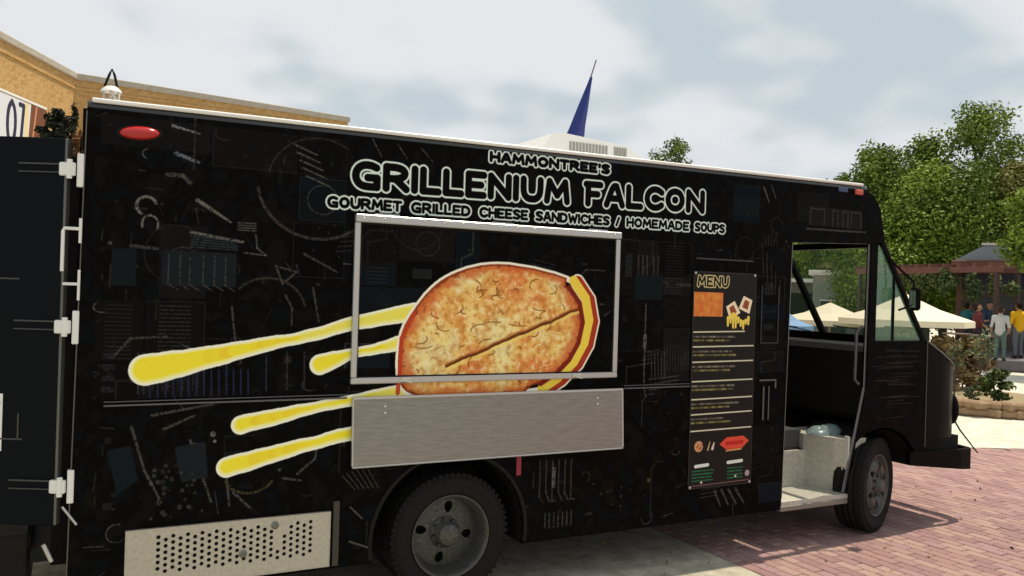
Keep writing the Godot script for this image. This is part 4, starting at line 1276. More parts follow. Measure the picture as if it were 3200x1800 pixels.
func wheel(parent: Node, at: Vector3, turn: float, deep: bool) -> Node3D:
	var w := node("wheel", parent, at)
	w.rotation.y = turn
	var R := 0.41
	var t := Shape.new()
	t.lathe([Vector2(0.262, -0.235), Vector2(0.3, -0.262), Vector2(0.36, -0.262), Vector2(0.395, -0.25), Vector2(R, -0.222), Vector2(R, -0.19), Vector2(R - 0.012, -0.188), Vector2(R - 0.012, -0.175), Vector2(R, -0.173), Vector2(R, -0.14), Vector2(R - 0.012, -0.138), Vector2(R - 0.012, -0.125), Vector2(R, -0.123), Vector2(R, -0.09), Vector2(R - 0.012, -0.088), Vector2(R - 0.012, -0.075), Vector2(R, -0.073), Vector2(R, -0.04), Vector2(0.395, -0.012), Vector2(0.375, -0.002), Vector2(0.372, 0.002), Vector2(0.345, 0.004), Vector2(0.34, 0.0), Vector2(0.3, -0.002), Vector2(0.275, -0.012), Vector2(0.262, -0.028)], 72)
	var tread := Shape.new()
	for i in 60:
		var a := TAU * i / 60
		var b := Basis(Vector3(0, 0, 1), a)
		tread.box(b * Vector3(0.402, 0, -0.026), Vector3(0.022, 0.026, 0.03), 0.003, b)
	var tm := put("tyre", t, M.rubber, w)
	put("tread", tread, M.rubber, tm)
	var z0 := -0.14 if deep else -0.03                          # where the disc sits
	var rim := Shape.new()
	rim.lathe([Vector2(0.262, -0.03), Vector2(0.272, -0.012), Vector2(0.27, -0.002), Vector2(0.262, -0.006), Vector2(0.252, -0.02), Vector2(0.243, -0.04), Vector2(0.232, minf(z0 + 0.02, -0.06) if deep else -0.05), Vector2(0.222, z0 if deep else -0.04)], 60)
	rim.lathe([Vector2(0.243, -0.04), Vector2(0.225, -0.235)], 48)
	var rm := put("rim", rim, M.rim, w)
	# disc with hand holes: polar cells
	var disc := Shape.new()
	var n := 4 if deep else 6
	for i in n:
		var a0 := TAU * (i - 0.5) / n + 1.4
		var to3 := func(q: Vector2, dz: float) -> Vector3:
			var aa := a0 + q.x
			var r := 0.105 + q.y
			var zz := z0 + (0.03 * sin(clampf(q.y / 0.12, 0, 1) * PI) if not deep else 0.015 * (1.0 - q.y / 0.12)) + dz
			return Vector3(cos(aa) * r, sin(aa) * r, zz)
		var wdt := TAU / n
		var half := 0.27
		# solid parts on either side of the hole, then the cell with the hole
		for e in [[0.0, wdt / 2 - half], [wdt / 2 + half, wdt]]:
			var m := 6
			for j in m:
				for l in 3:
					var xa := lerpf(e[0], e[1], float(j) / m); var xb := lerpf(e[0], e[1], (j + 1.0) / m)
					var ya := 0.117 * l / 3.0; var yb := 0.117 * (l + 1) / 3.0
					disc.quad(to3.call(Vector2(xa, ya), 0.0), to3.call(Vector2(xa, yb), 0.0), to3.call(Vector2(xb, yb), 0.0), to3.call(Vector2(xb, ya), 0.0))
		var cellf := func(q: Vector2, dz: float) -> Vector3: return to3.call(Vector2(wdt / 2 + q.x * half, 0.0585 + q.y * 0.0585), dz)
		hole_cell(disc, Vector2(-1, -1), Vector2(1, 1), Vector2(0, 0.05), 0.66, cellf, -0.02)
	put("disc", disc, M.rim, rm)
	var bk := Shape.new()
	bk.lathe([Vector2(0.225, -0.2), Vector2(0.0, -0.2)], 24)
	put("drum", bk, M.dark, w)
	var hub := Shape.new()
	if deep: hub.lathe([Vector2(0.108, z0 + 0.01), Vector2(0.1, z0 + 0.03), Vector2(0.078, z0 + 0.03), Vector2(0.074, z0 + 0.1), Vector2(0.062, z0 + 0.112), Vector2(0.0, z0 + 0.112)], 32)
	else: hub.lathe([Vector2(0.108, z0), Vector2(0.09, z0 + 0.02), Vector2(0.06, z0 + 0.02), Vector2(0.056, z0 + 0.05), Vector2(0.045, z0 + 0.06), Vector2(0.0, z0 + 0.06)], 32)
	put("hub", hub, M.rim, w)
	for i in 8:
		var a := TAU * i / 8 + 0.2
		var nt := Shape.new()
		nt.lathe([Vector2(0.013, 0.0), Vector2(0.013, 0.022), Vector2(0.008, 0.028), Vector2(0.0, 0.028)], 6, Transform3D(Basis.IDENTITY, Vector3(cos(a) * 0.089, sin(a) * 0.089, z0 + 0.028 if deep else z0 + 0.018)), false)
		put("lug_nut", nt, M.rim, w)
	return w

func truck() -> void:
	var T := thing("food_truck", "black food truck printed with a grilled cheese sandwich, yellow drips and white-edged lettering", "food truck")
	var uvf := wrap_uv
	var W := -2.3                                               # far side
	# --- side wall with wheel arch and door header
	var side := Shape.new()
	side.uvf = uvf
	var pts := PackedVector2Array([Vector2(-0.09, 0.31)])
	for q in arch(Vector2(2.1, 0.42), 0.535, PI + 0.2, -0.2, 28): pts.append(q)
	for q in [Vector2(5.0, 0.318), Vector2(5.045, 2.48), Vector2(5.985, 2.515), Vector2(6.15, 2.535), Vector2(6.085, 2.82), Vector2(6.0, 2.93), Vector2(5.9, roof_y(5.9) - 0.045), Vector2(-0.06, roof_y(0) - 0.045)]: pts.append(q)
	side.prism(pts, -0.05, 0.0)
	put("side_wall", side, M.wrap, T)
	# curved shoulder under the roof rail
	var sh := Shape.new()
	sh.smooth()
	for i in 30:
		var xa := -0.06 + 5.96 * i / 30.0; var xb := -0.06 + 5.96 * (i + 1) / 30.0
		for j in 4:
			var a := PI / 2 * j / 4.0; var b := PI / 2 * (j + 1) / 4.0
			var f := func(x: float, t: float) -> Vector3: return Vector3(x, roof_y(x) - 0.045 + 0.04 * sin(t), -0.04 + 0.04 * cos(t))
			sh.quad(f.call(xa, a), f.call(xb, a), f.call(xb, b), f.call(xa, b))
	put("roof_shoulder", sh, M.gloss, T)
	var rail := Shape.new()
	rail.bar(Vector3(-0.04, roof_y(0) - 0.004, -0.022), Vector3(5.86, roof_y(5.86) - 0.004, -0.022), 0.05, 0.024, 0.006)
	put("roof_rail", rail, M.white, T)
	var roof := Shape.new()
	for i in 12:
		var za := lerpf(-0.05, W, i / 12.0); var zb := lerpf(-0.05, W, (i + 1) / 12.0)
		var ca := 0.05 * sin(PI * i / 12.0); var cb := 0.05 * sin(PI * (i + 1) / 12.0)
		roof.smooth()
		roof.quad(Vector3(-0.06, roof_y(0) + ca, za), Vector3(5.9, roof_y(5.9) + ca, za), Vector3(5.9, roof_y(5.9) + cb, zb), Vector3(-0.06, roof_y(0) + cb, zb))
	put("roof", roof, M.white, T)
	var ceil := Shape.new()
	ceil.quad(Vector3(0, roof_y(0) - 0.05, W), Vector3(5.9, roof_y(5.9) - 0.05, W), Vector3(5.9, roof_y(5.9) - 0.05, -0.04), Vector3(0, roof_y(0) - 0.05, -0.04))
	put("ceiling", ceil, M.dark, T)
	# --- far wall, rear frame, bulkhead, floor
	var fw := Shape.new()
	fw.prism(PackedVector2Array([Vector2(0, 0.31), Vector2(5.2, 0.31), Vector2(5.6, 0.95), Vector2(6.7, 0.95), Vector2(6.7, 1.66), Vector2(5.5, 1.66), Vector2(5.5, 2.5), Vector2(6.15, 2.53), Vector2(6.0, 2.93), Vector2(0, 2.92)]), W, W + 0.05)
	put("far_wall", fw, M.black, T)
	var rf := Shape.new()
	rf.span(Vector3(-0.09, 0.31, W + 0.05), Vector3(0.0, 2.92, -1.1))
	rf.span(Vector3(-0.08, 2.7, -1.1), Vector3(0.0, 2.92, -0.05))
	rf.span(Vector3(-0.17, 0.5, -0.24), Vector3(-0.075, 2.66, -0.055), 0.01)  # black post added behind the hinge gap to keep it dark
	put("rear_wall", rf, M.black, T)
	var fl := Shape.new()
	fl.span(Vector3(0.05, 0.62, -1.62), Vector3(4.93, 0.7, -0.66))
	for z in [[-0.66, -0.05], [W + 0.05, -1.62]]:
		fl.span(Vector3(0.05, 0.62, z[0]), Vector3(1.5, 0.7, z[1]))
		fl.span(Vector3(2.7, 0.62, z[0]), Vector3(4.93, 0.7, z[1]))
	put("floor", fl, M.dark, T)
	var bh := Shape.new()
	bh.span(Vector3(4.93, 0.4, W + 0.05), Vector3(4.97, 2.9, -0.05))
	put("bulkhead", bh, M.dark, T)
	var ch := Shape.new()
	for z in [-0.75, -1.55]: ch.span(Vector3(-0.1, 0.42, z - 0.04), Vector3(7.2, 0.6, z + 0.04))
	put("chassis", ch, M.dark, T)
	for x in [2.116, 6.18]:
		var ax := Shape.new()
		ax.tube([Vector3(x, 0.41, -0.25), Vector3(x, 0.41, -2.05)], 0.06, 10)
		if x < 3.0: ax.lathe([Vector2(0.2, 0.0), Vector2(0.18, 0.12), Vector2(0.0, 0.16)], 16, Transform3D(Basis.IDENTITY, Vector3(x, 0.41, -1.2)))
		put("axle", ax, M.dark, T)
	var tank := Shape.new()
	tank.span(Vector3(3.0, 0.34, -0.6), Vector3(4.2, 0.62, -0.12), 0.04)
	put("fuel_tank", tank, M.dark, T)
	# wheel housings
	for q in [[Vector2(2.1, 0.42), 0.535, -0.2, PI + 0.2], [Vector2(6.18, 0.4), 0.5, 0.42, 2.25]]:
		var wh := Shape.new()
		var ar := arch(q[0], q[1], q[2], q[3], 22)
		for i in ar.size() - 1:
			wh.quad(Vector3(ar[i].x, ar[i].y, -0.03), Vector3(ar[i + 1].x, ar[i + 1].y, -0.03), Vector3(ar[i + 1].x, ar[i + 1].y, -0.62), Vector3(ar[i].x, ar[i].y, -0.62))
			wh.tri(Vector3(q[0].x, q[0].y, -0.62), Vector3(ar[i].x, ar[i].y, -0.62), Vector3(ar[i + 1].x, ar[i + 1].y, -0.62))
		put("wheel_housing", wh, M.dark, T)
	var lip := Shape.new()
	var lp := []
	for q in arch(Vector2(2.1, 0.42), 0.545, PI + 0.15, -0.15, 30): lp.append(Vector3(q.x, q.y, 0.004))
	lip.tube(lp, 0.014, 8)
	put("wheel_arch", lip, M.dark, T)
	# --- service hatch with frame
	var hatch := node("service_window", T)
	var hp := Shape.new()
	hp.uvf = uvf
	hp.span(Vector3(1.43, 1.45, 0.002), Vector3(3.31, 2.42, 0.012))
	put("hatch_panel", hp, M.wrap, hatch)
	for q in [[Vector3(1.398, 2.408, 0.002), Vector3(3.341, 2.456, 0.045)], [Vector3(1.398, 1.424, 0.002), Vector3(3.341, 1.462, 0.035)], [Vector3(1.398, 1.462, 0.002), Vector3(1.434, 2.408, 0.033)], [Vector3(3.305, 1.462, 0.002), Vector3(3.341, 2.408, 0.033)]]:
		var b := Shape.new()
		b.span(q[0], q[1], 0.005)
		put("frame_bar", b, M.frame, hatch)
	for x in [1.6, 2.4, 3.15]:
		var b := Shape.new()
		b.tube([Vector3(x - 0.08, 2.46, 0.02), Vector3(x + 0.08, 2.46, 0.02)], 0.009, 8)
		put("hinge", b, M.frame, hatch)
	for x in [1.75, 3.0]:
		var lt := Shape.new()
		lt.box(Vector3(x, 1.444, 0.04), Vector3(0.07, 0.028, 0.012), 0.004)
		lt.tube([Vector3(x - 0.02, 1.44, 0.045), Vector3(x + 0.035, 1.43, 0.056)], 0.006, 6)
		put("latch", lt, M.chrome, hatch)
	for k in 15:
		for y in [2.434, 1.442]:
			var rv := Shape.new()
			rv.lathe([Vector2(0.006, 0.0), Vector2(0.005, 0.003), Vector2(0.0, 0.004)], 8, Transform3D(Basis.IDENTITY, Vector3(1.45 + k * 0.131, y, 0.0452 if y > 2.0 else 0.0352)))
			put("rivet", rv, M.chrome, hatch)
	var seal := Shape.new()
	for q in [[Vector3(1.434, 2.396, 0.012), Vector3(3.305, 2.408, 0.024)], [Vector3(1.434, 1.462, 0.012), Vector3(3.305, 1.47, 0.02)], [Vector3(1.434, 1.47, 0.012), Vector3(1.442, 2.396, 0.02)], [Vector3(3.297, 1.47, 0.012), Vector3(3.305, 2.396, 0.02)]]: seal.span(q[0], q[1])
	put("rubber_seal", seal, M.dark, hatch)
	# --- fold-down shelf, hanging with its foot a little out
	var shelf := node("shelf", T, Vector3(0, 1.333, 0.02))
	shelf.rotation.x = -0.06
	var sp := Shape.new()
	sp.span(Vector3(1.415, -0.405, 0.0), Vector3(3.395, 0.0, 0.012), 0.002)
	put("shelf_panel", sp, M.alu, shelf)
	var sl := Shape.new()
	sl.span(Vector3(1.415, -0.004, -0.012), Vector3(3.395, 0.012, 0.018), 0.002)
	put("shelf_lip", sl, M.frame, shelf)
	var hem := Shape.new()
	hem.span(Vector3(1.415, -0.417, -0.01), Vector3(3.395, -0.405, 0.016), 0.004)
	for x in [1.412, 3.388]: hem.span(Vector3(x, -0.405, -0.01), Vector3(x + 0.01, 0.0, 0.014), 0.002)
	put("folded_edge", hem, M.frame, shelf)
	for x in [1.62, 3.18]:
		for y in [-0.05, -0.09]:
			var bo := Shape.new()
			bo.lathe([Vector2(0.009, 0.0), Vector2(0.007, 0.004), Vector2(0.0, 0.005)], 10, Transform3D(Basis.IDENTITY, Vector3(x, y, 0.012)))
			put("bolt", bo, M.chrome, shelf)
	var shh := Shape.new()
	shh.tube([Vector3(1.5, 0.004, -0.004), Vector3(3.3, 0.004, -0.004)], 0.008, 8)
	put("hinge", shh, M.frame, shelf)
	# --- rub rails
	for q in [[0.06, 1.385], [3.42, 4.02]]:
		var b := Shape.new()
		b.span(Vector3(q[0], 1.335, 0.0), Vector3(q[1], 1.345, 0.012), 0.002)
		b.span(Vector3(q[0], 1.357, 0.0), Vector3(q[1], 1.363, 0.01), 0.002)
		put("rub_rail", b, mat(lin(0.12, 0.12, 0.13), 0.35, 0.8), T)
	# --- perforated vent panel
	var vent := node("vent_panel", T)
	var vp := Shape.new()
	var to3 := func(q: Vector2, dz: float) -> Vector3: return Vector3(q.x, q.y, 0.02 + dz)
	var x0 := 0.331; var cw := 0.0379; var chh := 0.0345; var cols := 23
	for i in cols:
		var xa := x0 + i * cw
		var top := 0.632 - (0.5 * chh if i % 2 else 0.0)
		var bot := top - 6 * chh
		vp.quad(Vector3(xa, top, 0.02), Vector3(xa + cw, top, 0.02), Vector3(xa + cw, 0.66, 0.02), Vector3(xa, 0.66, 0.02))
		vp.quad(Vector3(xa, 0.34, 0.02), Vector3(xa + cw, 0.34, 0.02), Vector3(xa + cw, bot, 0.02), Vector3(xa, bot, 0.02))
		for j in 6:
			var lo := Vector2(xa, top - (j + 1) * chh); var hi := Vector2(xa + cw, top - j * chh)
			if (i == 17 and j < 4) or (i == 18 and j < 2) or (i == 16 and j < 1):
				vp.quad(Vector3(lo.x, lo.y, 0.02), Vector3(hi.x, lo.y, 0.02), Vector3(hi.x, hi.y, 0.02), Vector3(lo.x, hi.y, 0.02))
			else: hole_cell(vp, lo, hi, (lo + hi) / 2.0, 0.0112, to3, -0.012)
	for q in [[0.189, 0.331], [0.331 + 23 * 0.0379, 1.299]]:
		vp.quad(Vector3(q[0], 0.34, 0.02), Vector3(q[1], 0.34, 0.02), Vector3(q[1], 0.66, 0.02), Vector3(q[0], 0.66, 0.02))
	put("perforated_plate", vp, M.plate, vent)
	var vr := Shape.new()
	for q in [[Vector3(0.185, 0.335, 0), Vector3(0.19, 0.664, 0.022)], [Vector3(1.298, 0.335, 0), Vector3(1.303, 0.664, 0.022)], [Vector3(0.19, 0.659, 0), Vector3(1.298, 0.664, 0.022)], [Vector3(0.19, 0.335, 0), Vector3(1.298, 0.34, 0.022)]]: vr.span(q[0], q[1])
	put("flange", vr, M.plate, vent)
	var vb := Shape.new()
	vb.span(Vector3(0.2, 0.345, 0.002), Vector3(1.29, 0.655, 0.004))
	put("backing", vb, M.dark, vent)
	for q in [Vector3(0.975, 0.615, 0.02), Vector3(0.8, 0.47, 0.02)]:
		var l := Shape.new()
		l.lathe([Vector2(0.022, 0.0), Vector2(0.021, 0.008), Vector2(0.008, 0.011), Vector2(0.0, 0.011)], 18, Transform3D(Basis.IDENTITY, q))
		l.box(q + Vector3(0, 0, 0.016), Vector3(0.036, 0.01, 0.012), 0.002, Basis(Vector3(0, 0, 1), 0.6))
		put("latch", l, mat(lin(0.2, 0.2, 0.17), 0.4, 0.8), vent)
	# --- panel between vent and rear wheel, splash guard
	var pn := Shape.new()
	pn.span(Vector3(1.32, 0.33, 0.002), Vector3(1.36, 0.72, 0.014), 0.003)
	pn.bar(Vector3(1.42, 0.68, 0.01), Vector3(1.5, 0.6, 0.01), 0.014, 0.01)
	pn.bar(Vector3(1.42, 0.47, 0.01), Vector3(1.54, 0.42, 0.01), 0.014, 0.012)
	put("trim", pn, mat(lin(0.05, 0.045, 0.04), 0.4, 0.5), T)
	var ex := Shape.new()
	ex.tube([Vector3(2.62, 0.62, -0.12), Vector3(2.85, 0.6, -0.12)], 0.05, 12)
	put("exhaust_pipe", ex, mat(lin(0.3, 0.29, 0.27), 0.5, 0.7), T)
	var rt := Shape.new()
	rt.span(Vector3(2.565, 0.78, 0.0), Vector3(2.6, 0.93, 0.004))
	put("reflective_tape", rt, mat(lin(0.25, 0.01, 0.03), 0.4), T)
	# --- wheels
	wheel(T, Vector3(2.116, 0.41, -0.02), 0.0, true)
	wheel(T, Vector3(2.116, 0.41, -2.28), PI, true)
	wheel(T, Vector3(2.116, 0.41, -0.32), 0.0, true)
	wheel(T, Vector3(6.19, 0.41, -0.03), deg_to_rad(20.0), false)
	wheel(T, Vector3(6.19, 0.41, -2.27), PI + deg_to_rad(20.0), false)
	# --- marker lamps
	var lens := Shape.new()
	lens.lathe([Vector2(1.0, 0.0), Vector2(0.95, 0.012), Vector2(0.6, 0.026), Vector2(0.0, 0.032)], 28, Transform3D(Basis(Vector3(0.1, 0.008, 0), Vector3(-0.004, 0.036, 0), Vector3(0, 0, 1)), Vector3(0.195, 2.81, 0.002)))
	var ml := put("marker_lamp", lens, M.red, T)
	tag(ml, "red oval marker lamp")
	var lb := Shape.new()
	lb.lathe([Vector2(1.0, 0.0), Vector2(1.0, 0.006), Vector2(0.88, 0.008)], 28, Transform3D(Basis(Vector3(0.115, 0.009, 0), Vector3(-0.004, 0.046, 0), Vector3(0, 0, 1)), Vector3(0.195, 2.81, 0.001)))
	put("bezel", lb, M.dark, ml)
	var am := Shape.new()
	am.box(Vector3(5.79, 2.945, 0.012), Vector3(0.09, 0.045, 0.03), 0.008)
	put("marker_lamp", am, M.amber, T)
	var bl := Shape.new()
	bl.box(Vector3(5.6, 2.95, 0.008), Vector3(0.11, 0.035, 0.016), 0.004)
	put("marker_lamp", bl, mat(lin(0.03, 0.05, 0.14), 0.3), T)
	menu(T)
	rear_door(T)
	cab(T)
	roof_gear(T)

func menu(T: Node3D) -> void:
	var p := Print.new(330, 860, 4.03, 0.56, 520.0, Color8(20, 17, 15))
	p.w = 330
	rng.seed = 17
	var cr := Color8(214, 206, 176)
	lettering(p, "MENU", 4.062, 4.385, 2.085, 2.085, 0.1, 0.008, 0.008, Color8(20, 16, 12), Color8(214, 196, 140))
	var n := noise(14.0, 3, 3)
	p.poly(PackedVector2Array([Vector2(4.04, 1.868), Vector2(4.325, 1.868), Vector2(4.325, 2.052), Vector2(4.04, 2.052)]), func(x, y): return Color8(214, 112, 52).lerp(Color8(226, 150, 66), clampf(n.get_noise_2d(x, y) + 0.4, 0, 1)))
	for q in [[4.425, 1.92, 0.5], [4.56, 1.965, -0.35]]:          # two halves of a sandwich
		var c := Vector2(q[0], q[1])
		var u := Vector2(cos(q[2]), sin(q[2])) * 0.06; var v := Vector2(-sin(q[2]), cos(q[2])) * 0.055
		p.poly(PackedVector2Array([c - u - v, c + u - v, c + u * 0.8 + v, c - u * 0.8 + v]), func(_x, _y): return Color8(246, 226, 190))
		p.poly(PackedVector2Array([c - u * 0.5 - v * 0.6, c + u * 0.5 - v * 0.6, c + u * 0.4 + v * 0.6, c - u * 0.4 + v * 0.6]), func(_x, _y): return Color8(150, 76, 44))
	for k in 9: p.seg(Vector2(4.38 + k * 0.026, 1.86 + 0.03 * sin(k * 0.8)), Vector2(4.38 + k * 0.026, 1.8 + 0.025 * sin(k * 1.9)), 0.014, 0.009, Color8(246, 216, 92))
	var ys := [1.748, 1.636, 1.52, 1.373, 1.237, 1.123, 0.998]
	for i in 7:
		var yy: float = ys[i]
		p.seg(Vector2(4.045, yy), Vector2(4.55 if i == 0 else 4.645, yy + 0.008), 0.0055, 0.0055, cr)
		# illegible small print under each rule
		for row in 2:
			var x := 4.05
			while x < 4.05 + rng.randf_range(0.3, 0.5):
				var l := rng.randf_range(0.006, 0.02)
				var y2 := yy - 0.035 - row * 0.028
				if y2 > 0.97: p.seg(Vector2(x, y2), Vector2(x + l, y2), 0.008, 0.008, Color8(160, 148, 84) if row else Color8(150, 140, 120), rng.randf_range(0.35, 0.85))
				x += l + rng.randf_range(0.008, 0.02)
	p.disc(Vector2(4.125, 0.88), 0.042, Color8(206, 148, 104))
	for k in 5: p.disc(Vector2(4.11 + 0.012 * k, 0.875 + 0.016 * sin(k * 2.0)), 0.008, Color8(150, 72, 40))
	p.seg(Vector2(4.215, 0.85), Vector2(4.235, 0.91), 0.008, 0.004, Color8(190, 160, 96)); p.seg(Vector2(4.26, 0.855), Vector2(4.275, 0.9), 0.012, 0.006, Color8(226, 196, 196))
	p.poly(PackedVector2Array([Vector2(4.33, 0.885), Vector2(4.4, 0.935), Vector2(4.57, 0.94), Vector2(4.63, 0.9), Vector2(4.56, 0.845), Vector2(4.4, 0.84)]), func(_x, _y): return Color8(222, 76, 56))
	p.seg(Vector2(4.4, 0.888), Vector2(4.56, 0.892), 0.014, 0.014, Color8(190, 40, 34))
	p.seg(Vector2(4.4, 0.832), Vector2(4.55, 0.838), 0.006, 0.006, Color8(206, 160, 90))
	for q in [[4.1, 4.22, 0.73], [4.42, 4.56, 0.74]]: p.seg(Vector2(q[0], q[2]), Vector2(q[1], q[2] + 0.006), 0.013, 0.013, Color8(224, 226, 220))
	for row in 4:
		for q in [[4.07, 4.27], [4.42, 4.56]]:
			var x: float = q[0]
			while x < q[1]:
				p.seg(Vector2(x, 0.695 - row * 0.025), Vector2(x + 0.012, 0.695 - row * 0.025), 0.006, 0.006, Color8(36, 118, 78), 0.8)
				x += rng.randf_range(0.016, 0.03)
	p.disc(Vector2(4.62, 0.645), 0.024, Color8(170, 150, 160)); p.disc(Vector2(4.16, 0.605), 0.01, cr); p.disc(Vector2(4.5, 0.63), 0.01, cr)
	p.seg(Vector2(4.06, 0.582), Vector2(4.64, 0.592), 0.004, 0.004, Color8(120, 84, 80))
	p.path([Vector2(4.035, 0.565), Vector2(4.035, 2.205), Vector2(4.66, 2.205), Vector2(4.66, 0.565), Vector2(4.035, 0.565)], 0.003, Color8(66, 60, 56), 0.7)
	var m := mat(Color.WHITE, 0.4, 0.0, 0.3)
	m.albedo_texture = p.texture()
	var g := node("menu_board", T)
	var s := Shape.new()
	s.uvf = func(q: Vector3): return Vector2((q.x - 4.03) * 520.0 / 330.0, 1.0 - (q.y - 0.56) * 520.0 / 860.0)
	s.span(Vector3(4.03, 0.56, 0.001), Vector3(4.662, 2.21, 0.007))
	put("menu_poster", s, m, g)
	for q in [Vector2(4.05, 2.195), Vector2(4.645, 2.195), Vector2(4.05, 0.575), Vector2(4.645, 0.575)]:
		var b := Shape.new()
		b.lathe([Vector2(0.011, 0.0), Vector2(0.01, 0.005), Vector2(0.0, 0.007)], 12, Transform3D(Basis.IDENTITY, Vector3(q.x, q.y, 0.007)))
		put("screw", b, M.frame, g)
	# cab door track and catch beside it
	var c := Shape.new()
	c.span(Vector3(4.72, 1.36, 0.001), Vector3(4.9, 1.375, 0.014), 0.003)
	c.span(Vector3(4.885, 1.3, 0.001), Vector3(4.9, 1.36, 0.014), 0.003)
	c.span(Vector3(4.76, 1.05, 0.001), Vector3(4.775, 1.32, 0.014), 0.003)
	c.span(Vector3(4.82, 1.05, 0.001), Vector3(4.83, 1.32, 0.012), 0.003)
	put("door_catch", c, mat(lin(0.12, 0.115, 0.11), 0.35, 0.8), T)
	var tr := Shape.new()
	for x in [4.72, 4.9]: tr.span(Vector3(x, 1.66, 0.001), Vector3(x + 0.008, 2.12, 0.009))
	tr.span(Vector3(4.728, 1.66, 0.001), Vector3(4.9, 1.668, 0.009))
	tr.span(Vector3(4.05, 2.3, 0.001), Vector3(4.62, 2.312, 0.01))
	put("access_panel", tr, mat(lin(0.03, 0.03, 0.034), 0.4, 0.3), T)

func rear_door(T: Node3D) -> void:
	var D := node("rear_door", T, Vector3(-0.145, 0, -0.05))
	D.rotation.y = atan2(0.463, -0.886)                        # local x runs from the hinge out along the open door
	# local +z faces away from the viewer, so the outer skin lies at negative z
	var s := Shape.new()
	s.span(Vector3(0.0, 0.715, -0.02), Vector3(1.06, 2.75, 0.02), 0.004)
	put("door_panel", s, M.door, D)
	var e := Shape.new()
	e.span(Vector3(-0.012, 0.72, -0.026), Vector3(0.002, 2.745, 0.024), 0.002)
	put("edge_trim", e, mat(lin(0.12, 0.12, 0.11), 0.4, 0.5), D)
	var st := Shape.new()
	st.span(Vector3(0.288, 1.1, -0.024), Vector3(0.57, 1.4, -0.0205))
	var sk := put("sticker", st, M.white, D)
	var ln := Shape.new()
	for k in 4: ln.span(Vector3(0.3, 1.15 + k * 0.065, -0.026), Vector3(0.55, 1.165 + k * 0.065, -0.0245))
	put("printed_line", ln, M.dark, sk)
	for y in [2.585, 1.76, 0.925]:
		var h := Shape.new()
		h.span(Vector3(-0.06, y - 0.035, -0.05), Vector3(0.02, y + 0.035, -0.022), 0.006)
		h.tube([Vector3(-0.035, y - 0.05, -0.045), Vector3(-0.035, y + 0.05, -0.045)], 0.014, 10)
		put("hinge", h, M.white, D)
		var g := Shape.new()
		g.span(Vector3(0.02, y + 0.022, -0.03), Vector3(0.24, y + 0.03, -0.0215))
		g.span(Vector3(0.02, y - 0.02, -0.03), Vector3(0.24, y - 0.014, -0.0215))
		put("hinge_strap", g, mat(lin(0.06, 0.06, 0.058), 0.4, 0.5), D)
	var hs := Shape.new()
	for q in [[0.18, 1.16], [0.22, 2.0], [0.3, 0.9]]: hs.span(Vector3(q[0], q[1], -0.024), Vector3(q[0] + 0.16, q[1] + 0.008, -0.0205))
	hs.span(Vector3(0.2, 1.16, -0.024), Vector3(0.208, 1.3, -0.0205))
	put("moulding", hs, mat(lin(0.035, 0.034, 0.032), 0.4), D)
	# leaves of the hinges on the body, and a hold-open bracket
	for y in [2.585, 1.76, 0.925]:
		var b := Shape.new()
		b.span(Vector3(-0.1, y - 0.09, -0.03), Vector3(-0.068, y + 0.085, 0.008), 0.004)
		put("hinge_leaf", b, M.white, T)
	var br := Shape.new()
	br.tube([Vector3(-0.075, 2.33, 0.006), Vector3(-0.075, 2.2, 0.006)], 0.008, 8)
	br.tube([Vector3(-0.075, 2.275, 0.006), Vector3(-0.15, 2.275, 0.004), Vector3(-0.155, 2.26, 0.004), Vector3(-0.155, 2.05, 0.004)], 0.009, 8)
	br.tube([Vector3(-0.075, 2.06, 0.006), Vector3(-0.075, 1.9, 0.006)], 0.007, 8)
	br.tube([Vector3(-0.075, 1.985, 0.006), Vector3(-0.15, 1.985, 0.004)], 0.008, 8)
	put("door_stay", br, M.white, T)
	var ed := Shape.new()
	ed.bar(Vector3(-0.09, 0.4, -0.012), Vector3(-0.062, 2.9, -0.012), 0.006, 0.032, 0.0, Vector3(0, 0, 1))
	put("corner_trim", ed, mat(lin(0.1, 0.09, 0.08), 0.4, 0.4), T)
	# rear bumper and step
	var bp := Shape.new()
	bp.span(Vector3(-0.62, 0.36, -2.2), Vector3(-0.26, 0.66, -0.12), 0.02)
	bp.span(Vector3(-0.26, 0.52, -2.2), Vector3(-0.09, 0.58, -0.08))
	put("rear_bumper", bp, M.dark, T)
	var ho := Shape.new()
	ho.tube([Vector3(-0.2, 0.63, 0.0), Vector3(-0.16, 0.54, 0.0)], 0.012, 8)
	ho.tube([Vector3(-0.12, 0.82, 0.0), Vector3(-0.05, 0.72, 0.0)], 0.007, 8)
	put("bumper_bolt", ho, mat(lin(0.5, 0.5, 0.5), 0.3, 0.7), T)

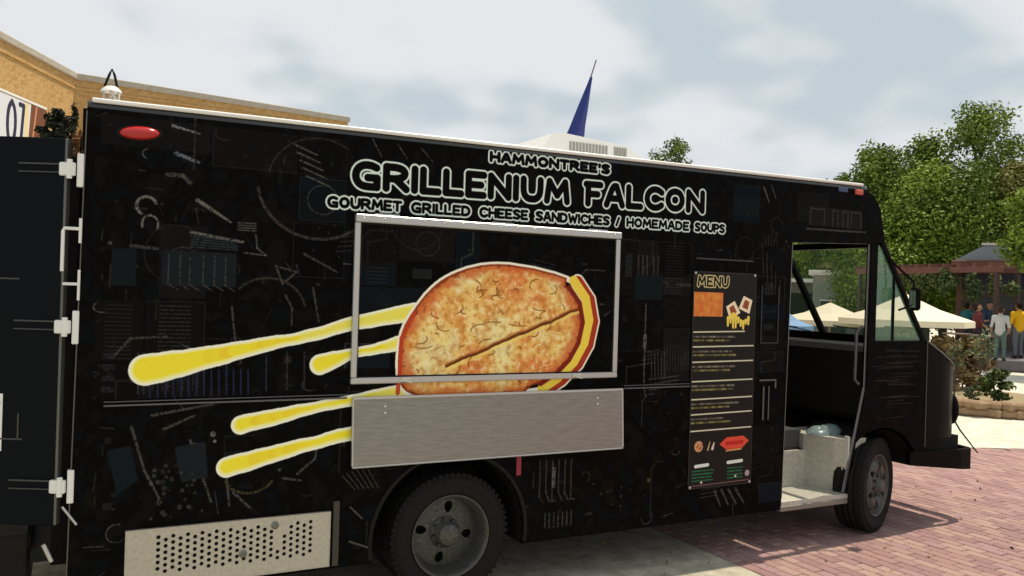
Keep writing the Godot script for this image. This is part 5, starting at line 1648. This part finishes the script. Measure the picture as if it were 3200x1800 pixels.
func cab(T: Node3D) -> void:
	var uvf := wrap_uv
	var W := -2.3
	# front side panel with post, window sill and front wheel arch
	var s := Shape.new()
	s.uvf = uvf
	var pts := PackedVector2Array([Vector2(5.985, 2.515), Vector2(5.967, 1.27), Vector2(5.746, 0.385), Vector2(5.795, 0.385)])
	for q in arch(Vector2(6.18, 0.4), 0.52, 2.25, 0.42, 22): pts.append(q)
	for q in [Vector2(6.75, 0.66), Vector2(6.75, 1.675), Vector2(6.06, 1.675), Vector2(6.065, 2.515)]: pts.append(q)
	s.prism(pts, -0.05, 0.0)
	put("cab_side", s, M.wrap, T)
	# bright edge of the door opening
	var e := Shape.new()
	e.bar(Vector3(5.967, 1.27, -0.02), Vector3(5.742, 0.385, -0.02), 0.05, 0.012, 0.002, Vector3(0, 0, 1))
	e.bar(Vector3(5.974, 1.27, -0.02), Vector3(5.988, 2.515, -0.02), 0.05, 0.008, 0.002, Vector3(0, 0, 1))
	put("door_jamb", e, mat(lin(0.2, 0.2, 0.2), 0.4, 0.6), T)
	var e2 := Shape.new()
	e2.bar(Vector3(5.004, 0.4, -0.03), Vector3(5.048, 2.48, -0.03), 0.06, 0.012, 0.002, Vector3(0, 0, 1))
	put("door_jamb", e2, mat(lin(0.2, 0.21, 0.2), 0.4, 0.5), T)
	# windshield plane: from (6.13, 2.53) to (6.73, 1.66), two panes and a centre bar
	var a := Vector2(6.135, 2.53); var b := Vector2(6.72, 1.67)
	var at := func(t: float, z: float, off := 0.0) -> Vector3:
		var q := a.lerp(b, t)
		var n := Vector2(0.827, 0.562)
		return Vector3(q.x + n.x * off, q.y + n.y * off, z)
	var ws := node("windshield", T)
	for z in [[-0.04, -1.12], [-1.18, W + 0.04]]:
		var g := Shape.new()
		g.quad(at.call(1.0, z[0]), at.call(1.0, z[1]), at.call(0.0, z[1]), at.call(0.0, z[0]))
		put("pane", g, M.glass, ws)
	for z in [-0.025, -1.15, W + 0.025]:
		var g := Shape.new()
		g.bar(at.call(-0.02, z), at.call(1.02, z), 0.05 if z != -1.15 else 0.06, 0.05, 0.008, Vector3(0, 0, 1))
		put("pillar", g, M.black, ws)
	var hd := Shape.new()
	hd.bar(at.call(0.0, -0.02, -0.01), at.call(0.0, W + 0.02, -0.01), 0.05, 0.06, 0.005)
	hd.bar(at.call(1.0, -0.02, -0.01), at.call(1.0, W + 0.02, -0.01), 0.05, 0.06, 0.005)
	put("frame", hd, M.black, ws)
	for z in [-0.25, -1.35]:
		var wp := Shape.new()
		wp.tube([at.call(1.0, z, 0.04), at.call(0.93, z - 0.45, 0.03)], 0.006, 6)
		wp.bar(at.call(0.95, z - 0.15, 0.02), at.call(0.9, z - 0.75, 0.02), 0.012, 0.012)
		put("wiper", wp, M.dark, ws)
	# quarter window
	var qw := Shape.new()
	qw.tri(Vector3(6.07, 1.68, -0.02), Vector3(6.69, 1.68, -0.02), Vector3(6.13, 2.51, -0.02))
	qw.tri(Vector3(6.07, 1.68, -0.02), Vector3(6.13, 2.51, -0.02), Vector3(6.07, 2.51, -0.02))
	var qo := put("quarter_window", qw, M.glass, T)
	var qf := Shape.new()
	qf.bar(Vector3(6.3, 1.68, -0.02), Vector3(6.3, 2.25, -0.02), 0.02, 0.02)
	put("divider", qf, M.black, qo)
	# nose: rounded front, sloping hood
	var plan := [Vector2(6.75, 0.0), Vector2(6.95, -0.003), Vector2(7.1, -0.02), Vector2(7.21, -0.055), Vector2(7.3, -0.12), Vector2(7.36, -0.22), Vector2(7.39, -0.34), Vector2(7.4, -0.6), Vector2(7.4, -1.15)]
	for i in range(plan.size() - 2, -1, -1): plan.append(Vector2(plan[i].x, W - plan[i].y))
	var topy := func(x: float) -> float: return 1.67 - (x - 6.75) * 0.5
	var ns := Shape.new()
	ns.uvf = uvf
	for i in plan.size() - 1:
		var p: Vector2 = plan[i]; var q: Vector2 = plan[i + 1]
		ns.smooth()
		var lo := 0.72 + (0.06 if i > 0 else 0.0)
		var rows := [lo, 1.0, 1.3]
		for r in rows.size():
			var ya: float = rows[r]
			var yb1: float = rows[r + 1] if r < 2 else topy.call(p.x)
			var yb2: float = rows[r + 1] if r < 2 else topy.call(q.x)
			ns.quad(Vector3(p.x, ya, p.y), Vector3(q.x, ya, q.y), Vector3(q.x, yb2, q.y), Vector3(p.x, yb1, p.y))
	put("nose", ns, M.black, T)
	var hood := Shape.new()
	var half := plan.size() / 2
	for i in half:
		var p: Vector2 = plan[i]; var q: Vector2 = plan[i + 1]
		hood.quad(Vector3(p.x, topy.call(p.x), p.y), Vector3(q.x, topy.call(q.x), q.y), Vector3(q.x, topy.call(q.x), W - q.y), Vector3(p.x, topy.call(p.x), W - p.y))
	put("hood", hood, M.gloss, T)
	var ht := Shape.new()
	var hts := []
	for i in 7: hts.append(Vector3(plan[i].x, topy.call(plan[i].x) + 0.004, plan[i].y + 0.002))
	ht.tube(hts, 0.008, 6)
	put("hood_trim", ht, mat(lin(0.14, 0.15, 0.15), 0.3, 0.6), T)
	var sm := Shape.new()
	sm.span(Vector3(6.744, 0.72, 0.0), Vector3(6.754, 1.67, 0.006), 0.001)
	put("seam_trim", sm, mat(lin(0.06, 0.065, 0.06), 0.35, 0.4), T)
	var gr := Shape.new()
	for k in 6: gr.span(Vector3(7.4, 0.86 + k * 0.07, -1.75), Vector3(7.422, 0.895 + k * 0.07, -0.55), 0.005)
	put("grille", gr, M.chrome, T)
	for z in [-0.42, -1.88]:
		var hl := Shape.new()
		hl.lathe([Vector2(0.1, 0.0), Vector2(0.1, 0.03), Vector2(0.085, 0.045), Vector2(0.0, 0.06)], 20, Transform3D(Basis(Vector3.UP, PI / 2), Vector3(7.385, 1.05, z)))
		put("headlight", hl, mat(lin(0.6, 0.6, 0.58), 0.1), T)
	# hanging dark lamp bracket and a thin feeler rod at the nose corner
	var fr := Shape.new()
	fr.tube([Vector3(7.33, 0.98, -0.16), Vector3(7.4, 0.82, -0.1), Vector3(7.6, 0.6, -0.05)], [0.008, 0.008, 0.006], 6)
	put("feeler_rod", fr, M.dark, T)
	var lm := Shape.new()
	lm.lathe([Vector2(0.03, -0.02), Vector2(0.085, 0.0), Vector2(0.09, 0.05), Vector2(0.05, 0.09), Vector2(0.0, 0.1)], 16, Transform3D(Basis(Vector3.UP, PI / 2), Vector3(7.28, 1.02, -0.14)), true, Vector2(0.8, 1.6))
	put("turn_signal", lm, M.black, T)
	# bumper: bar across the front whose end wraps back along the side
	var bp := Shape.new()
	var bpath := [Vector3(6.55, 0.625, 0.005), Vector3(6.9, 0.6, 0.015), Vector3(7.25, 0.575, 0.02), Vector3(7.42, 0.565, 0.0), Vector3(7.5, 0.565, -0.07), Vector3(7.54, 0.565, -0.2), Vector3(7.55, 0.565, -1.15), Vector3(7.54, 0.565, -2.1), Vector3(7.42, 0.565, -2.3), Vector3(6.9, 0.6, -2.31)]
	for i in bpath.size() - 1:
		var p: Vector3 = bpath[i]; var q: Vector3 = bpath[i + 1]
		var hp := 0.06 + 0.035 * clampf((p.x - 6.55) / 0.8, 0, 1); var hq := 0.06 + 0.035 * clampf((q.x - 6.55) / 0.8, 0, 1)
		var d := (q - p); d.y = 0
		var n := Vector3(-d.z, 0, d.x).normalized() * 0.05
		n = -n if n.dot(p - Vector3(6.9, 0.56, -1.15)) < 0 else n
		bp.quad(p + Vector3(0, -hp, 0), q + Vector3(0, -hq, 0), q + Vector3(0, hq, 0), p + Vector3(0, hp, 0))
		bp.quad(p + Vector3(0, hp, 0), q + Vector3(0, hq, 0), q - n + Vector3(0, hq, 0), p - n + Vector3(0, hp, 0))
		bp.quad(p - n + Vector3(0, -hp, 0), q - n + Vector3(0, -hq, 0), q + Vector3(0, -hq, 0), p + Vector3(0, -hp, 0))
		bp.quad(q - n + Vector3(0, -hq, 0), p - n + Vector3(0, -hp, 0), p - n + Vector3(0, hp, 0), q - n + Vector3(0, hq, 0))
	put("bumper", bp, M.black, T)
	var ap := Shape.new()
	ap.span(Vector3(6.62, 0.55, -2.2), Vector3(7.36, 0.78, -0.09))  # lengthened to fill behind the bumper so the cast shadow is solid
	put("apron", ap, M.dark, T)
	# mirrors on a bracket
	for z in [0.12, W - 0.12]:
		var mr := Shape.new()
		var sgn := 1.0 if z > 0 else -1.0
		mr.tube([Vector3(6.35, 1.95, z - 0.12 * sgn), Vector3(6.38, 2.0, z), Vector3(6.38, 2.2, z), Vector3(6.2, 2.4, z - 0.12 * sgn)], 0.01, 8)
		mr.box(Vector3(6.4, 2.05, z), Vector3(0.05, 0.2, 0.11), 0.02)
		var mm := put("side_mirror", mr, M.black, T)
		var gl := Shape.new()
		gl.box(Vector3(6.373, 2.05, z), Vector3(0.004, 0.15, 0.06))
		put("mirror_glass", gl, M.chrome, mm)
	# dashboard, wheel, seat
	var ds := Shape.new()
	ds.span(Vector3(6.1, 0.95, W + 0.1), Vector3(6.66, 1.62, -0.06), 0.05)
	put("dashboard", ds, M.dark, T)
	var sw := Shape.new()
	var rg := []
	for i in 25: rg.append(Vector3(5.95, 1.5, -1.75) + Basis(Vector3(0, 0, 1), -0.6) * Vector3(0.0, cos(TAU * i / 24.0) * 0.22, sin(TAU * i / 24.0) * 0.22))
	sw.tube(rg, 0.014, 8, false)
	sw.tube([Vector3(5.95, 1.5, -1.75), Vector3(6.2, 1.3, -1.75)], 0.025, 8)
	put("steering_wheel", sw, M.dark, T)
	var se := Shape.new()
	se.span(Vector3(5.1, 1.02, -2.05), Vector3(5.6, 1.15, -1.5), 0.04)
	se.bar(Vector3(5.08, 1.12, -1.775), Vector3(4.99, 1.75, -1.775), 0.5, 0.1, 0.03, Vector3(1, 0, 0))
	put("seat", se, M.dark, T)
	var gh := Shape.new()
	gh.tube([Vector3(5.94, 1.3, -0.06), Vector3(5.9, 1.34, -0.07), Vector3(5.91, 1.75, -0.07), Vector3(5.96, 1.8, -0.06)], 0.013, 8)
	put("grab_handle", gh, mat(lin(0.1, 0.1, 0.1), 0.4, 0.5), T)
	var js := Shape.new()
	js.span(Vector3(5.12, 0.98, -1.1), Vector3(5.52, 1.08, -0.62), 0.04)
	js.bar(Vector3(5.1, 1.05, -0.86), Vector3(5.03, 1.6, -0.86), 0.46, 0.08, 0.03, Vector3(1, 0, 0))
	js.span(Vector3(5.2, 0.7, -0.9), Vector3(5.4, 0.98, -0.8))
	put("seat", js, mat(lin(0.06, 0.06, 0.062), 0.6), T)
	# step well
	var stp := node("step_well", T)
	var f1 := Shape.new()
	f1.span(Vector3(5.0, 0.34, -0.42), Vector3(5.87, 0.38, 0.0), 0.004)
	put("step", f1, M.step, stp)
	var f2 := Shape.new()
	f2.span(Vector3(5.0, 0.38, -0.42), Vector3(5.7, 0.69, -0.385))
	put("riser", f2, M.step, stp)
	var f3 := Shape.new()
	f3.span(Vector3(4.97, 0.66, W + 0.05), Vector3(6.1, 0.70, -0.42), 0.004)
	put("cab_floor", f3, M.dark, stp)
	var f4 := Shape.new()
	f4.prism(PackedVector2Array([Vector2(5.66, 0.40), Vector2(5.755, 0.14), Vector2(5.79, 0.06), Vector2(6.05, 0.06), Vector2(6.05, 0.7), Vector2(5.69, 0.7)]), 0.38, 0.83)
	var ho := put("engine_cover", f4, M.step, stp)
	ho.rotation.x = -PI / 2
	var f5 := Shape.new()
	f5.span(Vector3(5.785, 0.38, -0.06), Vector3(5.8, 0.86, -0.02))
	put("well_side", f5, mat(lin(0.6, 0.58, 0.52), 0.6), stp)
	rng.seed = 44
	var pb := Shape.new()
	pb.smooth()
	for k in 4:
		pb.lathe([Vector2(1.0, 0.0), Vector2(0.9, 0.4), Vector2(0.5, 0.85), Vector2(0.0, 1.0)], 14, Transform3D(Basis(Vector3(0.11 + 0.02 * k, 0, 0), Vector3(0, 0, -0.1), Vector3(0, 0.05 + 0.02 * (k % 3), 0.01)), Vector3(5.78 + 0.06 * k, 0.83, -0.34 - 0.05 * (k % 2))))
	var pg := put("plastic_cover", pb, M.plastic, stp)
	var cv := Shape.new()
	cv.prism(PackedVector2Array([Vector2(5.3, 0.45), Vector2(5.68, 0.45), Vector2(5.68, 0.7), Vector2(5.3, 0.7)]), 0.7, 0.86)
	var cvo := put("floor_box", cv, mat(lin(0.05, 0.055, 0.05), 0.5), stp)
	cvo.rotation.x = -PI / 2
	# sill under the door
	var sl := Shape.new()
	sl.span(Vector3(4.99, 0.3, -0.4), Vector3(5.76, 0.345, 0.012), 0.006)
	put("sill", sl, mat(lin(0.25, 0.24, 0.21), 0.45, 0.6), stp)

func roof_gear(T: Node3D) -> void:
	# white roof unit with louvres
	var ac := node("roof_unit", T, Vector3(0, 0, -1.15))
	var y0 := roof_y(3.8) + 0.03
	var s := Shape.new()
	s.prism(PackedVector2Array([Vector2(3.3, y0), Vector2(4.56, y0 + 0.0), Vector2(4.5, y0 + 0.1), Vector2(4.36, y0 + 0.22), Vector2(4.2, y0 + 0.3), Vector2(3.56, y0 + 0.345), Vector2(3.44, y0 + 0.33), Vector2(3.34, y0 + 0.2)]), -0.7, 0.0)
	put("housing", s, M.white, ac)
	var gm := mat(lin(0.3, 0.29, 0.26), 0.6)
	for q in [[3.6, 4.0, 12], [4.06, 4.2, 5]]:
		for k in q[2]:
			var x := lerpf(q[0], q[1], (k + 0.5) / q[2])
			var b := Shape.new()
			b.span(Vector3(x - 0.01, y0 + 0.1, 0.001), Vector3(x + 0.008, y0 + 0.28, 0.008))
			put("slat", b, gm, ac)
	var fl := Shape.new()
	fl.prism(PackedVector2Array([Vector2(3.2, y0), Vector2(3.36, y0), Vector2(3.4, y0 + 0.2), Vector2(3.3, y0 + 0.14)]), -0.4, -0.1)
	put("intake", fl, M.dark, ac)
	# wire-legged vent cap at the rear corner
	var vc := node("roof_vent", T, Vector3(0.06, roof_y(0), -0.36))
	var cap := Shape.new()
	cap.lathe([Vector2(0.056, 0.12), Vector2(0.052, 0.13), Vector2(0.03, 0.15), Vector2(0.0, 0.157)], 20, Transform3D(Basis(Vector3.RIGHT, -PI / 2), Vector3.ZERO))
	put("cap", cap, M.white, vc)
	for k in 4:
		var a := TAU * k / 4 + 0.5
		var l := Shape.new()
		l.tube([Vector3(cos(a) * 0.07, 0.0, sin(a) * 0.07), Vector3(cos(a + 1.2) * 0.04, 0.12, sin(a + 1.2) * 0.05)], 0.008, 6)
		put("leg", l, M.frame, vc)
	var fi := Shape.new()
	fi.tube([Vector3(-0.035, 0.15, 0), Vector3(-0.012, 0.22, 0), Vector3(0, 0.25, 0), Vector3(0.014, 0.22, 0), Vector3(0.03, 0.15, 0)], 0.008, 6)
	put("lifting_loop", fi, M.dark, vc)
	# furled flag: stands behind the roof unit
	var f := thing("flag", "furled dark blue flag on a leaning thin pole behind the white roof unit", "flag", Vector3(4.0, roof_y(3.9) + 0.04, -1.95))
	var tip := Vector3(0.37, 1.27, 0)
	var pole := Shape.new()
	pole.tube([Vector3(0, 0.0, 0), Vector3(0.13, 0.52, 0), tip], [0.014, 0.012, 0.006], 8)
	put("pole", pole, mat(lin(0.15, 0.12, 0.1), 0.5), f)
	var cl := Shape.new()
	cl.smooth()
	var n := 12
	for i in n:
		var rows := []
		for j in 2:
			var t := (i + j) / float(n)
			var c := Vector3(0.09, 0.38, 0).lerp(tip * 0.86, t)
			var r := lerpf(0.1, 0.014, pow(t, 0.9))
			var ring := []
			for k in 15:
				var a := TAU * k / 14
				var fold := 1.0 + 0.22 * sin(a * 4.0 + t * 3.0)
				ring.append(c + Vector3(cos(a) * r * fold + 0.03 * (1.0 - t), 0, sin(a) * r * fold * 0.7))
			rows.append(ring)
		for k in 14: cl.quad(rows[0][k + 1], rows[0][k], rows[1][k], rows[1][k + 1])
	put("cloth", cl, M.blue, f)
